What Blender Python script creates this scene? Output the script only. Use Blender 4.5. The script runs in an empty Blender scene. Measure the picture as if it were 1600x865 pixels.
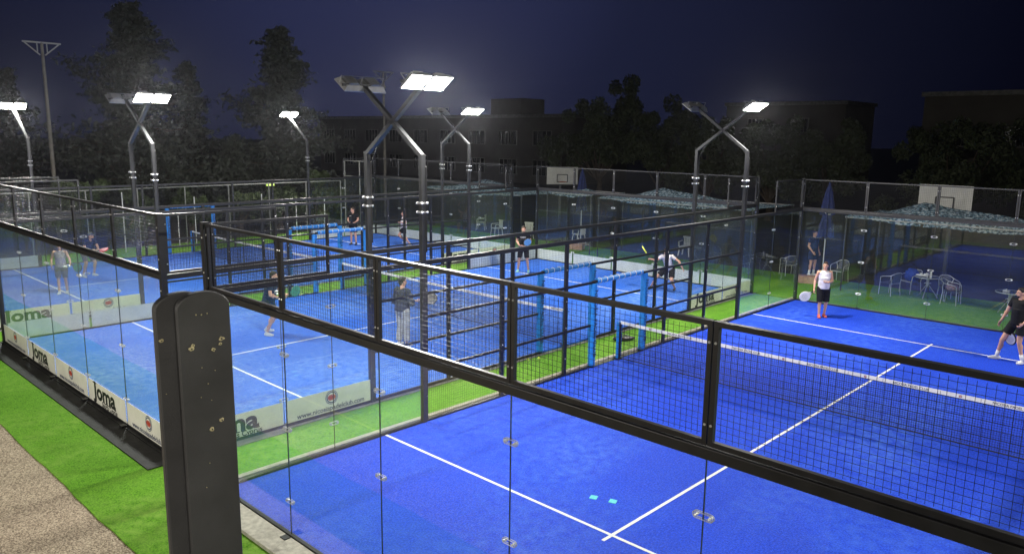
import bpy, bmesh, math, random
from mathutils import Vector, Matrix, Euler
random.seed(7)
PI = math.pi
scn = bpy.context.scene
COL = scn.collection

# ------------------------------------------------------------------ camera
cam = bpy.data.cameras.new("camera"); camo = bpy.data.objects.new("camera", cam); COL.objects.link(camo)
CAM = Vector((10.6728, -4.91, 5.2848)); YAW, PIT, ROL = -0.7618, -0.1807, 0.0129
cy, sy, cp, sp, cr, sr = math.cos(YAW), math.sin(YAW), math.cos(PIT), math.sin(PIT), math.cos(ROL), math.sin(ROL)
F_ = Vector((sy*cp, cy*cp, sp)); RT = Vector((cy, -sy, 0)); UP = RT.cross(F_)
A_ = cr*RT + sr*UP; B_ = -sr*RT + cr*UP
M = Matrix.Identity(4)
for i in range(3):
    M[i][0] = A_[i]; M[i][1] = B_[i]; M[i][2] = -F_[i]; M[i][3] = CAM[i]
camo.matrix_world = M
cam.sensor_width = 36.0; cam.lens = 36.0*1212.97/1600.0
cam.clip_start = 0.05; cam.clip_end = 2000
scn.camera = camo

# ------------------------------------------------------------------ world: night sky
w = bpy.data.worlds.new("World"); scn.world = w; w.use_nodes = True
nt = w.node_tree; nt.nodes.clear()
out = nt.nodes.new('ShaderNodeOutputWorld'); bg = nt.nodes.new('ShaderNodeBackground')
tc = nt.nodes.new('ShaderNodeTexCoord')
dot = nt.nodes.new('ShaderNodeVectorMath'); dot.operation = 'DOT_PRODUCT'
dot.inputs[1].default_value = Vector((-0.80, 0.62, 0.26)).normalized()
nt.links.new(tc.outputs['Generated'], dot.inputs[0])
rmp = nt.nodes.new('ShaderNodeValToRGB')
cr_ = rmp.color_ramp; cr_.elements[0].position = 0.55; cr_.elements[0].color = (0.0003, 0.0004, 0.0018, 1)
cr_.elements[1].position = 1.0; cr_.elements[1].color = (0.0210, 0.0255, 0.0740, 1)
for ps, cc in ((0.74, (0.0010, 0.0014, 0.0058, 1)), (0.86, (0.0045, 0.0056, 0.0160, 1)), (0.955, (0.0100, 0.0125, 0.0360, 1))):
    e = cr_.elements.new(ps); e.color = cc
nt.links.new(dot.outputs['Value'], rmp.inputs[0]); nt.links.new(rmp.outputs[0], bg.inputs[0])
bg.inputs[1].default_value = 1.0
nt.links.new(bg.outputs[0], out.inputs[0])

scn.view_settings.view_transform = 'Standard'; scn.view_settings.look = 'None'
scn.view_settings.exposure = 0.0; scn.view_settings.gamma = 1.0
scn.render.engine = 'CYCLES'
scn.cycles.max_bounces = 6; scn.cycles.diffuse_bounces = 3; scn.cycles.glossy_bounces = 4
scn.cycles.transmission_bounces = 4; scn.cycles.transparent_max_bounces = 48
scn.cycles.caustics_reflective = False; scn.cycles.caustics_refractive = False
scn.cycles.sample_clamp_indirect = 4.0
scn.cycles.use_denoising = True
LAMP_W = 285.0
LAMP_COL = (1.0, 0.97, 0.91)

# ------------------------------------------------------------------ materials
MATS = {}
def principled(name, col, rough=0.6, metal=0.0, spec=0.5, noise=None, bump=None, emis=None, coat=0):
    """noise=(scale, amount[, col2]); bump=(scale, strength)"""
    if name in MATS: return MATS[name]
    m = bpy.data.materials.new(name); m.use_nodes = True; MATS[name] = m
    nt = m.node_tree; b = nt.nodes['Principled BSDF']
    b.inputs['Base Color'].default_value = (*col, 1); b.inputs['Roughness'].default_value = rough
    b.inputs['Metallic'].default_value = metal; b.inputs['Specular IOR Level'].default_value = spec
    b.inputs['Coat Weight'].default_value = coat
    tc = nt.nodes.new('ShaderNodeTexCoord')
    if noise:
        col2 = noise[2] if len(noise) > 2 else tuple(c*(1-noise[1]) for c in col)
        n = nt.nodes.new('ShaderNodeTexNoise'); n.inputs['Scale'].default_value = noise[0]; n.inputs['Detail'].default_value = 6
        nt.links.new(tc.outputs['Object'], n.inputs['Vector'])
        r = nt.nodes.new('ShaderNodeValToRGB'); r.color_ramp.elements[0].position = 0.35; r.color_ramp.elements[1].position = 0.65
        r.color_ramp.elements[0].color = (*col2, 1); r.color_ramp.elements[1].color = (*col, 1)
        nt.links.new(n.outputs[0], r.inputs[0]); nt.links.new(r.outputs[0], b.inputs['Base Color'])
    if bump:
        n2 = nt.nodes.new('ShaderNodeTexNoise'); n2.inputs['Scale'].default_value = bump[0]; n2.inputs['Detail'].default_value = 4
        nt.links.new(tc.outputs['Object'], n2.inputs['Vector'])
        bp = nt.nodes.new('ShaderNodeBump'); bp.inputs['Strength'].default_value = bump[1]; bp.inputs['Distance'].default_value = 0.02
        nt.links.new(n2.outputs[0], bp.inputs['Height']); nt.links.new(bp.outputs[0], b.inputs['Normal'])
    if emis:
        b.inputs['Emission Color'].default_value = (*emis[0], 1); b.inputs['Emission Strength'].default_value = emis[1]
    return m

def turf_material(name, colA, colB, colC, big=0.35, fine=34.0, rough=0.85):
    """two tone fibre speckle (fine) times soft large patches, all pigment and sand in the pile"""
    m = bpy.data.materials.new(name); m.use_nodes = True; nt = m.node_tree; b = nt.nodes['Principled BSDF']
    b.inputs['Roughness'].default_value = rough; b.inputs['Specular IOR Level'].default_value = 0.15
    tc = nt.nodes.new('ShaderNodeTexCoord')
    def noise(sc, det, st=None):
        n = nt.nodes.new('ShaderNodeTexNoise'); n.inputs['Scale'].default_value = sc; n.inputs['Detail'].default_value = det
        if st:
            mp = nt.nodes.new('ShaderNodeMapping'); mp.inputs['Scale'].default_value = st
            nt.links.new(tc.outputs['Object'], mp.inputs[0]); nt.links.new(mp.outputs[0], n.inputs['Vector'])
        else: nt.links.new(tc.outputs['Object'], n.inputs['Vector'])
        return n
    def ramp(n, p0, p1, c0, c1):
        r = nt.nodes.new('ShaderNodeValToRGB'); r.color_ramp.elements[0].position = p0; r.color_ramp.elements[1].position = p1
        r.color_ramp.elements[0].color = (*c0, 1); r.color_ramp.elements[1].color = (*c1, 1); nt.links.new(n.outputs[0], r.inputs[0]); return r
    r1 = ramp(noise(fine, 3), 0.38, 0.62, colB, colA)
    r2 = ramp(noise(big, 5, (1, 0.45, 1)), 0.40, 0.72, (0, 0, 0), (1, 1, 1))
    r3 = ramp(noise(6.0, 8), 0.35, 0.70, (0, 0, 0), (1, 1, 1))
    mul = nt.nodes.new('ShaderNodeMath'); mul.operation = 'MULTIPLY'; nt.links.new(r2.outputs[0], mul.inputs[0]); nt.links.new(r3.outputs[0], mul.inputs[1])
    mx = nt.nodes.new('ShaderNodeMix'); mx.data_type = 'RGBA'
    nt.links.new(mul.outputs[0], mx.inputs['Factor']); nt.links.new(r1.outputs[0], mx.inputs['A']); mx.inputs['B'].default_value = (*colC, 1)
    nt.links.new(mx.outputs['Result'], b.inputs['Base Color'])
    bn = noise(fine*2.2, 2); bp = nt.nodes.new('ShaderNodeBump'); bp.inputs['Strength'].default_value = 0.5; bp.inputs['Distance'].default_value = 0.01
    nt.links.new(bn.outputs[0], bp.inputs['Height']); nt.links.new(bp.outputs[0], b.inputs['Normal'])
    return m

def glass_material(name, tint, dust, ior=1.5):
    m = bpy.data.materials.new(name); m.use_nodes = True; nt = m.node_tree; nt.nodes.clear()
    o = nt.nodes.new('ShaderNodeOutputMaterial'); tr = nt.nodes.new('ShaderNodeBsdfTransparent'); tr.inputs[0].default_value = (*tint, 1)
    gl = nt.nodes.new('ShaderNodeBsdfGlossy'); gl.inputs['Roughness'].default_value = 0.0; gl.inputs[0].default_value = (1, 1, 1, 1)
    df = nt.nodes.new('ShaderNodeBsdfDiffuse'); df.inputs[0].default_value = (0.75, 0.85, 0.80, 1)
    fr = nt.nodes.new('ShaderNodeFresnel'); geo = nt.nodes.new('ShaderNodeNewGeometry'); mi = nt.nodes.new('ShaderNodeMapRange')
    mi.inputs['To Min'].default_value = ior; mi.inputs['To Max'].default_value = 1.0/ior   # leaving the pane: no total reflection inside
    nt.links.new(geo.outputs['Backfacing'], mi.inputs['Value']); nt.links.new(mi.outputs[0], fr.inputs[0])
    tc = nt.nodes.new('ShaderNodeTexCoord'); n = nt.nodes.new('ShaderNodeTexNoise'); n.inputs['Scale'].default_value = 0.9; n.inputs['Detail'].default_value = 6
    mp = nt.nodes.new('ShaderNodeMapping'); mp.inputs['Scale'].default_value = (1, 1, 0.5)
    nt.links.new(tc.outputs['Object'], mp.inputs[0]); nt.links.new(mp.outputs[0], n.inputs['Vector'])
    mr = nt.nodes.new('ShaderNodeMapRange'); mr.inputs['From Min'].default_value = 0.3; mr.inputs['From Max'].default_value = 0.75
    mr.inputs['To Min'].default_value = dust*0.5; mr.inputs['To Max'].default_value = dust*1.9; nt.links.new(n.outputs[0], mr.inputs['Value'])
    m1 = nt.nodes.new('ShaderNodeMixShader'); m2 = nt.nodes.new('ShaderNodeMixShader')
    nt.links.new(mr.outputs[0], m1.inputs[0]); nt.links.new(tr.outputs[0], m1.inputs[1]); nt.links.new(df.outputs[0], m1.inputs[2])
    nt.links.new(fr.outputs[0], m2.inputs[0]); nt.links.new(m1.outputs[0], m2.inputs[1]); nt.links.new(gl.outputs[0], m2.inputs[2])
    nt.links.new(m2.outputs[0], o.inputs[0]); return m

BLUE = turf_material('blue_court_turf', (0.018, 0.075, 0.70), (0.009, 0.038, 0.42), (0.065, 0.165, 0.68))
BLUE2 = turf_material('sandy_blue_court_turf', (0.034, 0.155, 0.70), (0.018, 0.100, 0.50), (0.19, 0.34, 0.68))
GREEN = turf_material('green_turf', (0.135, 0.335, 0.018), (0.055, 0.17, 0.008), (0.22, 0.38, 0.06), big=0.8, fine=45)
LINE = principled('line_white', (0.80, 0.80, 0.78), 0.8, noise=(40, 0.12))
BLACK = principled('black_powder_coat', (0.016, 0.016, 0.018), 0.42, spec=0.5, noise=(6, 0.4))
DARKM = principled('dark_painted_steel', (0.035, 0.036, 0.038), 0.38, spec=0.6, noise=(5, 0.3))
WIRE = principled('black_wire', (0.009, 0.009, 0.012), 0.4, spec=0.45)
GALV = principled('galvanised_steel', (0.34, 0.34, 0.34), 0.45, metal=0.3, noise=(20, 0.25))
BOLT = principled('zinc_bolt', (0.75, 0.75, 0.74), 0.3, metal=0.4)
GLASS = glass_material('court_glass', (0.965, 0.988, 0.976), 0.006)
GLASSD = glass_material('dusty_court_glass', (0.958, 0.985, 0.973), 0.022)
SEAL = principled('joint_seal', (0.02, 0.03, 0.03), 0.4)
BOARD = principled('board_white', (0.80, 0.79, 0.72), 0.5, noise=(3, 0.12))
INK = principled('print_black', (0.012, 0.013, 0.015), 0.5)
INKN = principled('print_navy', (0.02, 0.035, 0.11), 0.5)
INKR = principled('print_red', (0.50, 0.06, 0.04), 0.5)
INKG = principled('print_grey', (0.35, 0.36, 0.34), 0.5)
INKW = principled('print_white', (0.78, 0.78, 0.75), 0.5)
CONC = principled('concrete_kerb', (0.52, 0.49, 0.42), 0.85, noise=(14, 0.3), bump=(60, 0.4))
CREAM = principled('cream_kerb', (0.62, 0.58, 0.47), 0.8, noise=(9, 0.25), bump=(50, 0.3))
PLATE = principled('grey_sheet', (0.25, 0.25, 0.23), 0.5, noise=(4, 0.4))
TAR = principled('black_membrane', (0.016, 0.016, 0.017), 0.62, spec=0.3, noise=(3, 0.6), bump=(5, 0.5))
PADB = principled('blue_padding', (0.02, 0.25, 0.74), 0.45, noise=(12, 0.2), bump=(14, 0.3))
CORD = principled('net_cord', (0.012, 0.013, 0.018), 0.7)
TAPE = principled('net_tape', (0.80, 0.79, 0.76), 0.6, noise=(8, 0.1))
PLANK = principled('black_composite', (0.060, 0.060, 0.061), 0.55, spec=0.55, noise=(4, 0.35), bump=(160, 0.12))
BRASS = principled('torn_filler', (0.62, 0.55, 0.32), 0.8, noise=(60, 0.3))
SKIN = principled('skin', (0.62, 0.34, 0.23), 0.5, noise=(6, 0.08))
EYE = principled('eye_dark', (0.02, 0.015, 0.012), 0.3)
LIP = principled('lip', (0.42, 0.14, 0.11), 0.5)
def cloth(n, c): return principled('cloth_'+n, c, 0.85, spec=0.2, noise=(9, 0.3), bump=(12, 0.5))

# ------------------------------------------------------------------ mesh helper
class MB:
    def __init__(s): s.v = []; s.f = []; s.m = []
    def poly(s, pts, faces, mi=0):
        b = len(s.v); s.v += [tuple(p) for p in pts]; s.f += [tuple(b+i for i in f) for f in faces]; s.m += [mi]*len(faces)
    def box(s, x0, x1, y0, y1, z0, z1, mi=0):
        s.poly([(x0,y0,z0),(x1,y0,z0),(x1,y1,z0),(x0,y1,z0),(x0,y0,z1),(x1,y0,z1),(x1,y1,z1),(x0,y1,z1)],
               [(0,3,2,1),(4,5,6,7),(0,1,5,4),(1,2,6,5),(2,3,7,6),(3,0,4,7)], mi)
    def quad(s, a, b, c, d, mi=0): s.poly([a,b,c,d], [(0,1,2,3)], mi)
    def bar(s, p, q, w, h=None, mi=0, upv=None, w2=None, h2=None):
        h = h or w; w2 = w2 or w; h2 = h2 or h
        p = Vector(p); q = Vector(q); d = (q-p).normalized()
        u = Vector(upv) if upv else (Vector((0,0,1)) if abs(d.z) < 0.95 else Vector((0,1,0)))
        a = d.cross(u).normalized(); b = a.cross(d).normalized(); P = []
        for c, ww, hh in ((p,w,h),(q,w2,h2)):
            for i, j in ((-1,-1),(1,-1),(1,1),(-1,1)): P.append(c + a*i*ww/2 + b*j*hh/2)
        s.poly(P, [(3,2,1,0),(4,5,6,7),(0,1,5,4),(1,2,6,5),(2,3,7,6),(3,0,4,7)], mi)
    def tube(s, pts, r, n=8, mi=0, cap=True, closed=False):
        pts = [Vector(p) for p in pts]; rs = r if isinstance(r, (list, tuple)) else [r]*len(pts); base = len(s.v); L = len(pts)
        prev = None
        for i, p in enumerate(pts):
            if closed: d = pts[(i+1) % L]-pts[i-1]
            else: d = pts[min(i+1, L-1)]-pts[max(i-1, 0)]
            d.normalize()
            if prev is None:
                u = Vector((0,0,1)) if abs(d.z) < 0.9 else Vector((1,0,0)); a = d.cross(u).normalized()
            else: a = (prev - d*prev.dot(d)).normalized()
            prev = a; b = d.cross(a)
            for k in range(n): s.v.append(tuple(p + (a*math.cos(2*PI*k/n)+b*math.sin(2*PI*k/n))*rs[i]))
        for i in range(L if closed else L-1):
            i2 = (i+1) % L
            for k in range(n):
                k2 = (k+1) % n; s.f.append((base+i*n+k, base+i*n+k2, base+i2*n+k2, base+i2*n+k)); s.m.append(mi)
        if cap and not closed:
            s.f.append(tuple(base+k for k in range(n))[::-1]); s.m.append(mi); s.f.append(tuple(base+(L-1)*n+k for k in range(n))); s.m.append(mi)
    def ell(s, c, r, R=None, nu=14, nv=9, mi=0):
        c = Vector(c); base = len(s.v); R = R or Matrix.Identity(3)
        for j in range(1, nv):
            t = PI*j/nv
            for i in range(nu):
                a = 2*PI*i/nu; p = Vector((r[0]*math.sin(t)*math.cos(a), r[1]*math.sin(t)*math.sin(a), r[2]*math.cos(t))); s.v.append(tuple(c+R@p))
        s.v.append(tuple(c+R@Vector((0,0,r[2])))); s.v.append(tuple(c+R@Vector((0,0,-r[2])))); T = len(s.v)-2
        for j in range(nv-2):
            for i in range(nu):
                i2 = (i+1) % nu; s.f.append((base+j*nu+i, base+(j+1)*nu+i, base+(j+1)*nu+i2, base+j*nu+i2)); s.m.append(mi)
        for i in range(nu):
            i2 = (i+1) % nu; s.f.append((T, base+i, base+i2)); s.m.append(mi); s.f.append((T+1, base+(nv-2)*nu+i2, base+(nv-2)*nu+i)); s.m.append(mi)
    def cap(s, p, q, r0, r1, n=10, ends=True, mi=0):
        """tapered capsule"""
        p = Vector(p); q = Vector(q); s.tube([p, q], [r0, r1], n, mi)
        if ends: s.ell(p, (r0,)*3, mi=mi, nu=10, nv=7); s.ell(q, (r1,)*3, mi=mi, nu=10, nv=7)
    def mesh(s, name, mats, smooth=False):
        me = bpy.data.meshes.new(name); me.from_pydata(s.v, [], s.f)
        mats = mats if isinstance(mats, (list, tuple)) else [mats]
        for m in mats: me.materials.append(m)
        if len(mats) > 1: me.polygons.foreach_set('material_index', s.m)
        if smooth: me.polygons.foreach_set('use_smooth', [True]*len(me.polygons))
        me.update(); return me
    def build(s, name, mats, parent=None, smooth=False, bevel=0):
        o = bpy.data.objects.new(name, s.mesh(name, mats, smooth)); COL.objects.link(o)
        if parent: o.parent = parent
        if bevel:
            b = o.modifiers.new('bevel', 'BEVEL'); b.width = bevel; b.segments = 2; b.limit_method = 'ANGLE'
        return o

def tag(o, label=None, cat=None, group=None, kind=None):
    if label: o['label'] = label
    if cat: o['category'] = cat
    if group: o['group'] = group
    if kind: o['kind'] = kind
    return o
def thing(name, label, cat, loc=(0,0,0), rz=0, group=None, kind='thing'):
    o = bpy.data.objects.new(name, None); COL.objects.link(o); o.location = loc; o.rotation_euler = (0,0,rz); o.empty_display_size = 0.2
    return tag(o, label, cat, group, kind)
def struct(mb, name, mat, **k): return tag(mb.build(name, mat, **k), kind='structure')
def copy_tree(o, parent=None):
    c = o.copy(); COL.objects.link(c)
    if parent: c.parent = parent
    for ch in list(o.children):
        copy_tree(ch, c)
    return c

def text_mb(txt, size, O, X, Y, mb, mi=0, bold=0.0, align='CENTER', lift=0.002, squeeze=1.0):
    """letters as flat faces with real origin O, writing direction X and up Y"""
    cu = bpy.data.curves.new('t', 'FONT'); cu.body = txt; cu.size = size; cu.align_x = align; cu.align_y = 'CENTER'; cu.offset = bold*size
    cu.resolution_u = 3; cu.fill_mode = 'FRONT'
    ob = bpy.data.objects.new('t', cu); COL.objects.link(ob)
    dg = bpy.context.evaluated_depsgraph_get(); me = bpy.data.meshes.new_from_object(ob.evaluated_get(dg))
    O = Vector(O); X = Vector(X).normalized(); Y = Vector(Y).normalized(); N = X.cross(Y)
    mb.poly([O + X*v.co.x*squeeze + Y*v.co.y + N*lift for v in me.vertices], [tuple(p.vertices) for p in me.polygons], mi)
    wdt = (max([v.co.x for v in me.vertices])-min([v.co.x for v in me.vertices]))*squeeze if len(me.vertices) else 0
    bpy.data.objects.remove(ob); bpy.data.curves.remove(cu); bpy.data.meshes.remove(me); return wdt
def disc(mb, O, X, Y, r0, r1, mi, lift, n=28, a0=0, a1=2*PI):
    O = Vector(O); X = Vector(X).normalized(); Y = Vector(Y).normalized(); N = X.cross(Y)
    for k in range(n):
        a = a0+(a1-a0)*k/n; b = a0+(a1-a0)*(k+1)/n
        P = lambda r, t: O + X*r*math.cos(t) + Y*r*math.sin(t) + N*lift
        if r0 > 0: mb.poly([P(r0,a),P(r1,a),P(r1,b),P(r0,b)], [(0,1,2,3)], mi)
        else: mb.poly([P(0,a),P(r1,a),P(r1,b)], [(0,1,2)], mi)
def emblem(mb, O, X, Y, r):
    """round club badge: navy ring, white disc, red figure band across"""
    disc(mb, O, X, Y, 0, r, 1, 0.002); disc(mb, O, X, Y, 0, r*0.66, 3, 0.003)
    disc(mb, O, X, Y, r*0.82, r*0.90, 3, 0.003)
    O = Vector(O); X = Vector(X).normalized(); Y = Vector(Y).normalized(); N = X.cross(Y)
    for sx in (-1, 1): disc(mb, O + X*sx*r*0.34, X, Y, 0, r*0.30, 2, 0.0045, n=14)
    for k in range(3):
        c = O + X*(k-1)*r*0.3 - Y*r*0.02 + N*0.004
        mb.poly([c-X*r*.13-Y*r*.42, c+X*r*.13-Y*r*.42, c+X*r*.13+Y*r*.42, c-X*r*.13+Y*r*.42], [(0,1,2,3)], 2)

# ------------------------------------------------------------------ ground
gr = MB(); gr.quad((-500,-500,-0.09),(500,-500,-0.09),(500,500,-0.09),(-500,500,-0.09))
struct(gr, 'ground', principled('dark_soil', (0.045, 0.042, 0.034), 0.95, noise=(1.5, 0.5)))
tf = MB(); n = 140
xs = [-26.5+i*(66.5/n) for i in range(n+1)]
for i in range(n):
    e0 = -1.60+0.012*math.sin(xs[i]*2.1)+0.008*math.sin(xs[i]*6.3+1); e1 = -1.60+0.012*math.sin(xs[i+1]*2.1)+0.008*math.sin(xs[i+1]*6.3+1)
    tf.quad((xs[i], e0, -0.03), (xs[i+1], e1, -0.03), (xs[i+1], 24.9, -0.03), (xs[i], 24.9, -0.03))
    tf.quad((xs[i], e0, -0.055), (xs[i+1], e1, -0.055), (xs[i+1], e1, -0.03), (xs[i], e0, -0.03))
struct(tf, 'turf_ground', GREEN)
gravel = principled('gravel', (0.36, 0.29, 0.22), 0.9)
ntg = gravel.node_tree; bb = ntg.nodes['Principled BSDF']; tcg = ntg.nodes.new('ShaderNodeTexCoord')
vo = ntg.nodes.new('ShaderNodeTexVoronoi'); vo.inputs['Scale'].default_value = 60; ntg.links.new(tcg.outputs['Object'], vo.inputs['Vector'])
rg = ntg.nodes.new('ShaderNodeValToRGB'); rg.color_ramp.elements[0].color = (0.13,0.095,0.06,1); rg.color_ramp.elements[1].color = (0.60,0.50,0.37,1)
el = rg.color_ramp.elements.new(0.5); el.color = (0.34,0.275,0.20,1)
sep = ntg.nodes.new('ShaderNodeSeparateColor'); ntg.links.new(vo.outputs['Color'], sep.inputs[0]); ntg.links.new(sep.outputs[0], rg.inputs[0])
ntg.links.new(rg.outputs[0], bb.inputs['Base Color'])
bpg = ntg.nodes.new('ShaderNodeBump'); bpg.inputs['Strength'].default_value = 0.8; bpg.inputs['Distance'].default_value = 0.012; bpg.invert = True
ntg.links.new(vo.outputs['Distance'], bpg.inputs['Height']); ntg.links.new(bpg.outputs[0], bb.inputs['Normal'])
pt = MB(); pt.quad((-60,-30,-0.05),(60,-30,-0.05),(60,-1.50,-0.05),(-60,-1.50,-0.05)); struct(pt, 'gravel_path', gravel)

XA, XB, XC = 0.0, -11.62, -23.2      # left edges of the three courts (10 x 20 m)
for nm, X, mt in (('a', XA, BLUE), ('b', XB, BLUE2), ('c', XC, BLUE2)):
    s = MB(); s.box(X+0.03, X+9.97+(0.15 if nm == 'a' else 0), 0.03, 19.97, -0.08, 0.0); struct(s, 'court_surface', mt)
    l = MB(); z = 0.004
    for yy in (3.05, 16.95): l.box(X+0.03, X+9.97+(0.15 if nm == 'a' else 0), yy-0.025, yy+0.025, z-0.002, z)
    l.box(X+4.975, X+5.025, 3.076, 16.924, z-0.002, z)
    for a, b in ((2.85, 3.024), (16.976, 17.15)): l.box(X+4.975, X+5.025, a, b, z-0.002, z)
    struct(l, 'court_markings', LINE)
# kerbs
k = MB(); k.box(-0.36, 10.36, -0.40, -0.035, -0.09, 0.02); struct(k, 'concrete_kerb', CONC, bevel=0.01)
k = MB(); k.box(-0.17, -0.055, -0.03, 20.12, -0.09, 0.055); struct(k, 'cream_kerb', CREAM, bevel=0.008)
k = MB(); k.box(10.205, 10.32, -0.03, 20.12, -0.09, 0.055); struct(k, 'cream_kerb', CREAM, bevel=0.008)
k = MB(); k.box(-0.17, 10.17, 20.05, 20.13, -0.09, 0.03); struct(k, 'dark_kerb', PLATE)
for X in (XB, XC):
    k = MB(); k.box(X-0.10, X+10.10, -0.10, -0.035, -0.09, 0.0); k.box(X-0.10, X+10.14, -0.50, -0.102, -0.09, -0.012); struct(k, 'black_plinth_kerb', TAR)
    k = MB(); k.box(X+10.035, X+10.25, -0.03, 2.0, -0.09, -0.015); k.box(X+10.035, X+10.12, 2.002, 20.0, -0.09, -0.018); struct(k, 'grey_slab_kerb', PLATE)
    k = MB(); k.box(X-0.15, X-0.035, -0.03, 20.0, -0.09, -0.018); k.box(X-0.15, X+10.15, 20.03, 20.15, -0.09, -0.018); struct(k, 'dark_kerb', PLATE)

# ------------------------------------------------------------------ enclosures
def wires(mb, O, U, V, W, H, step=0.05, r=0.0013, edge=0.02):
    """welded wire grid in the plane O + u U + v V"""
    O = Vector(O); U = Vector(U); V = Vector(V); nn = int(W/step); 
    for i in range(1, nn+1):
        u = i*W/(nn+1); mb.bar(O+U*u+V*edge, O+U*u+V*(H-edge), 2*r, 2*r)
    mm = int(H/step); N = U.cross(V)*0.004
    for j in range(1, mm+1):
        v = j*H/(mm+1); mb.bar(O+V*v+U*edge+N, O+V*v+U*(W-edge)+N, 2*r, 2*r)

def stadium(mb, c, U, V, L, h, mi=0):
    c = Vector(c); U = Vector(U); V = Vector(V); pts = []
    for k in range(7):
        a = -PI/2+PI*k/6; pts.append(c+U*(L/2-h/2+math.cos(a)*h/2)+V*math.sin(a)*h/2)
    for k in range(7):
        a = PI/2+PI*k/6; pts.append(c+U*(-L/2+h/2+math.cos(a)*h/2)+V*math.sin(a)*h/2)
    mb.tube(pts, 0.004, 5, mi, closed=True)
def clamp(parent, c, U, N):
    """glass patch fitting: rounded loop plate and two bolts"""
    m = MB(); c = Vector(c); U = Vector(U); N = Vector(N)
    for s in (1, -1):
        o = c + N*s*0.012
        stadium(m, o, U, (0,0,1), 0.17, 0.05)
        for e in (-1, 1): m.cap(o+U*e*0.058, o+U*e*0.058+N*s*0.012, 0.013, 0.011, 8)
    return m.build('clamp', BOLT, parent)
def mesh_frame(parent, O, U, V, W, H, t=0.04, name='mesh_panel', step=0.05):
    """square tube frame with its wire grid as a sub-part"""
    O = Vector(O); U = Vector(U); V = Vector(V); m = MB(); g = 0.005; N = U.cross(V)
    m.bar(O+U*(g)+V*t/2, O+U*(W-g)+V*t/2, t, t); m.bar(O+U*g+V*(H-t/2), O+U*(W-g)+V*(H-t/2), t+0.012, t)
    for u in (g+t/2, W-g-t/2): m.bar(O+U*u+V*(t+.0005), O+U*u+V*(H-t-.0005), t, t)
    for u in (g+t/2, W-g-t/2):
        for v in (0.16, H-0.16):
            for s in (1, -1): m.ell(O+U*u+V*v+N*s*t/2, (0.011,)*3, nu=8, nv=6, mi=1)
    f = m.build(name, [BLACK, BOLT], parent)
    wv = MB(); wires(wv, O+U*(g+t)+V*t, U, V, W-2*g-2*t, H-2*t, step); wv.build('wire_grid', WIRE, f)
    return f
def board(parent, O, X, kind, H=0.43, W=1.93):
    """white sponsor board, seen from outside; O lower left corner from outside, X writing direction"""
    O = Vector(O); X = Vector(X); Y = Vector((0,0,1)); N = X.cross(Y); m = MB()
    P = [O, O+X*W, O+X*W+Y*H, O+Y*H]; m.poly(P+[p-N*0.004 for p in P], [(0,1,2,3),(7,6,5,4),(0,4,5,1),(1,5,6,2),(2,6,7,3),(3,7,4,0)])
    b = m.build('sponsor_board', BOARD, parent); t = MB()
    if kind == 'joma':
        c = O+X*W*0.45+Y*H*0.58; s = 0.45
        wd = text_mb('Joma', s, c, X, Y, t, 0, bold=0.036, squeeze=1.22)
        # slab serifs of the heavy lettering
        for fx, fy, ln in ((-0.43, 0.33, 0.17), (0.02, -0.355, 0.085), (0.125, -0.355, 0.085), (0.235, -0.355, 0.085), (0.47, -0.355, 0.06)):
            q = c + X*fx*wd*0.98 + Y*fy*s + N*0.0021; t.poly([q-X*ln*wd*.5, q+X*ln*wd*.5, q+X*ln*wd*.5+Y*.022, q-X*ln*wd*.5+Y*.022], [(0,1,2,3)], 0)
        text_mb('Sports Cyprus', 0.135, O+X*W*0.57+Y*H*0.12, X, Y, t, 0, bold=0.022)
    else:
        emblem(t, O+X*W*0.50+Y*H*0.655, X, Y, 0.138)
        text_mb('www.nicosiapadelclub.com', 0.138, O+X*W*0.5+Y*H*0.17, X, Y, t, 1, bold=0.016)
    t.build('lettering', [INK, INKN, INKR, INKW], b)
    return b

def end_wall(X, y, outn, boards, label, glass, ext=0.0):
    """10 m end wall: five glass panes to 3 m, mesh panels to 4 m. outn = -1 near end, +1 far end"""
    t = thing('glass_end_wall', label, 'glass wall', (0,0,0)); U = (1,0,0); V = (0,0,1)
    bm = MB(); bm.box(X-0.05, X+10.05+ext, y-0.045, y+0.045, 2.965, 3.055)
    bm.box(X-0.05, X+10.05+ext, y-0.030, y+0.030, -0.02, 0.035); bm.build('beam', BLACK, t, bevel=0.006)
    for i in range(5):
        x0 = X+2*i; p = MB(); p.box(x0+0.006, x0+1.994+(ext if i == 4 else 0), y-0.006, y+0.006, 0.036, 2.964); p.build('glass_pane', glass, t)
        mesh_frame(t, (x0, y, 3.062), U, V, 2.0+(ext if i == 4 else 0), 0.94)
        if boards:
            if outn < 0: board(t, (x0+0.035, y-0.016, 0.03), U, ('www','joma')[i % 2])
            else: board(t, (x0+1.965, y+0.016, 0.03), (-1,0,0), ('www','joma')[i % 2])
    for i in range(1, 5):
        s = MB(); s.box(X+2*i-0.003, X+2*i+0.003, y-0.0075, y+0.0075, 0.037, 2.963); s.build('joint_seal', SEAL, t)
        br = MB(); br.box(X+2*i-0.06, X+2*i+0.06, y+outn*0.05-0.09*(outn<0), y+outn*0.05+0.09*(outn>0), -0.019, 0.03); br.build('floor_bracket', BLACK, t)
        for z in (0.5, 1.5, 2.5): clamp(t, (X+2*i, y, z), U, (0,1,0))
    for xx in (X-0.03, X+10.03+ext):
        s = MB(); s.box(xx-0.045, xx+0.045, y-0.048+outn*0.01, y+0.048+outn*0.01, -0.05, 4.02)
        for z in (0.3, 1.2, 2.1, 2.8, 3.3, 3.8):
            for q in (1, -1): s.ell((xx, y+outn*0.01+q*0.048, z), (0.012,)*3, nu=8, nv=6, mi=1)
        s.build('corner_post', [BLACK, BOLT], t)
    return t

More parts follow.
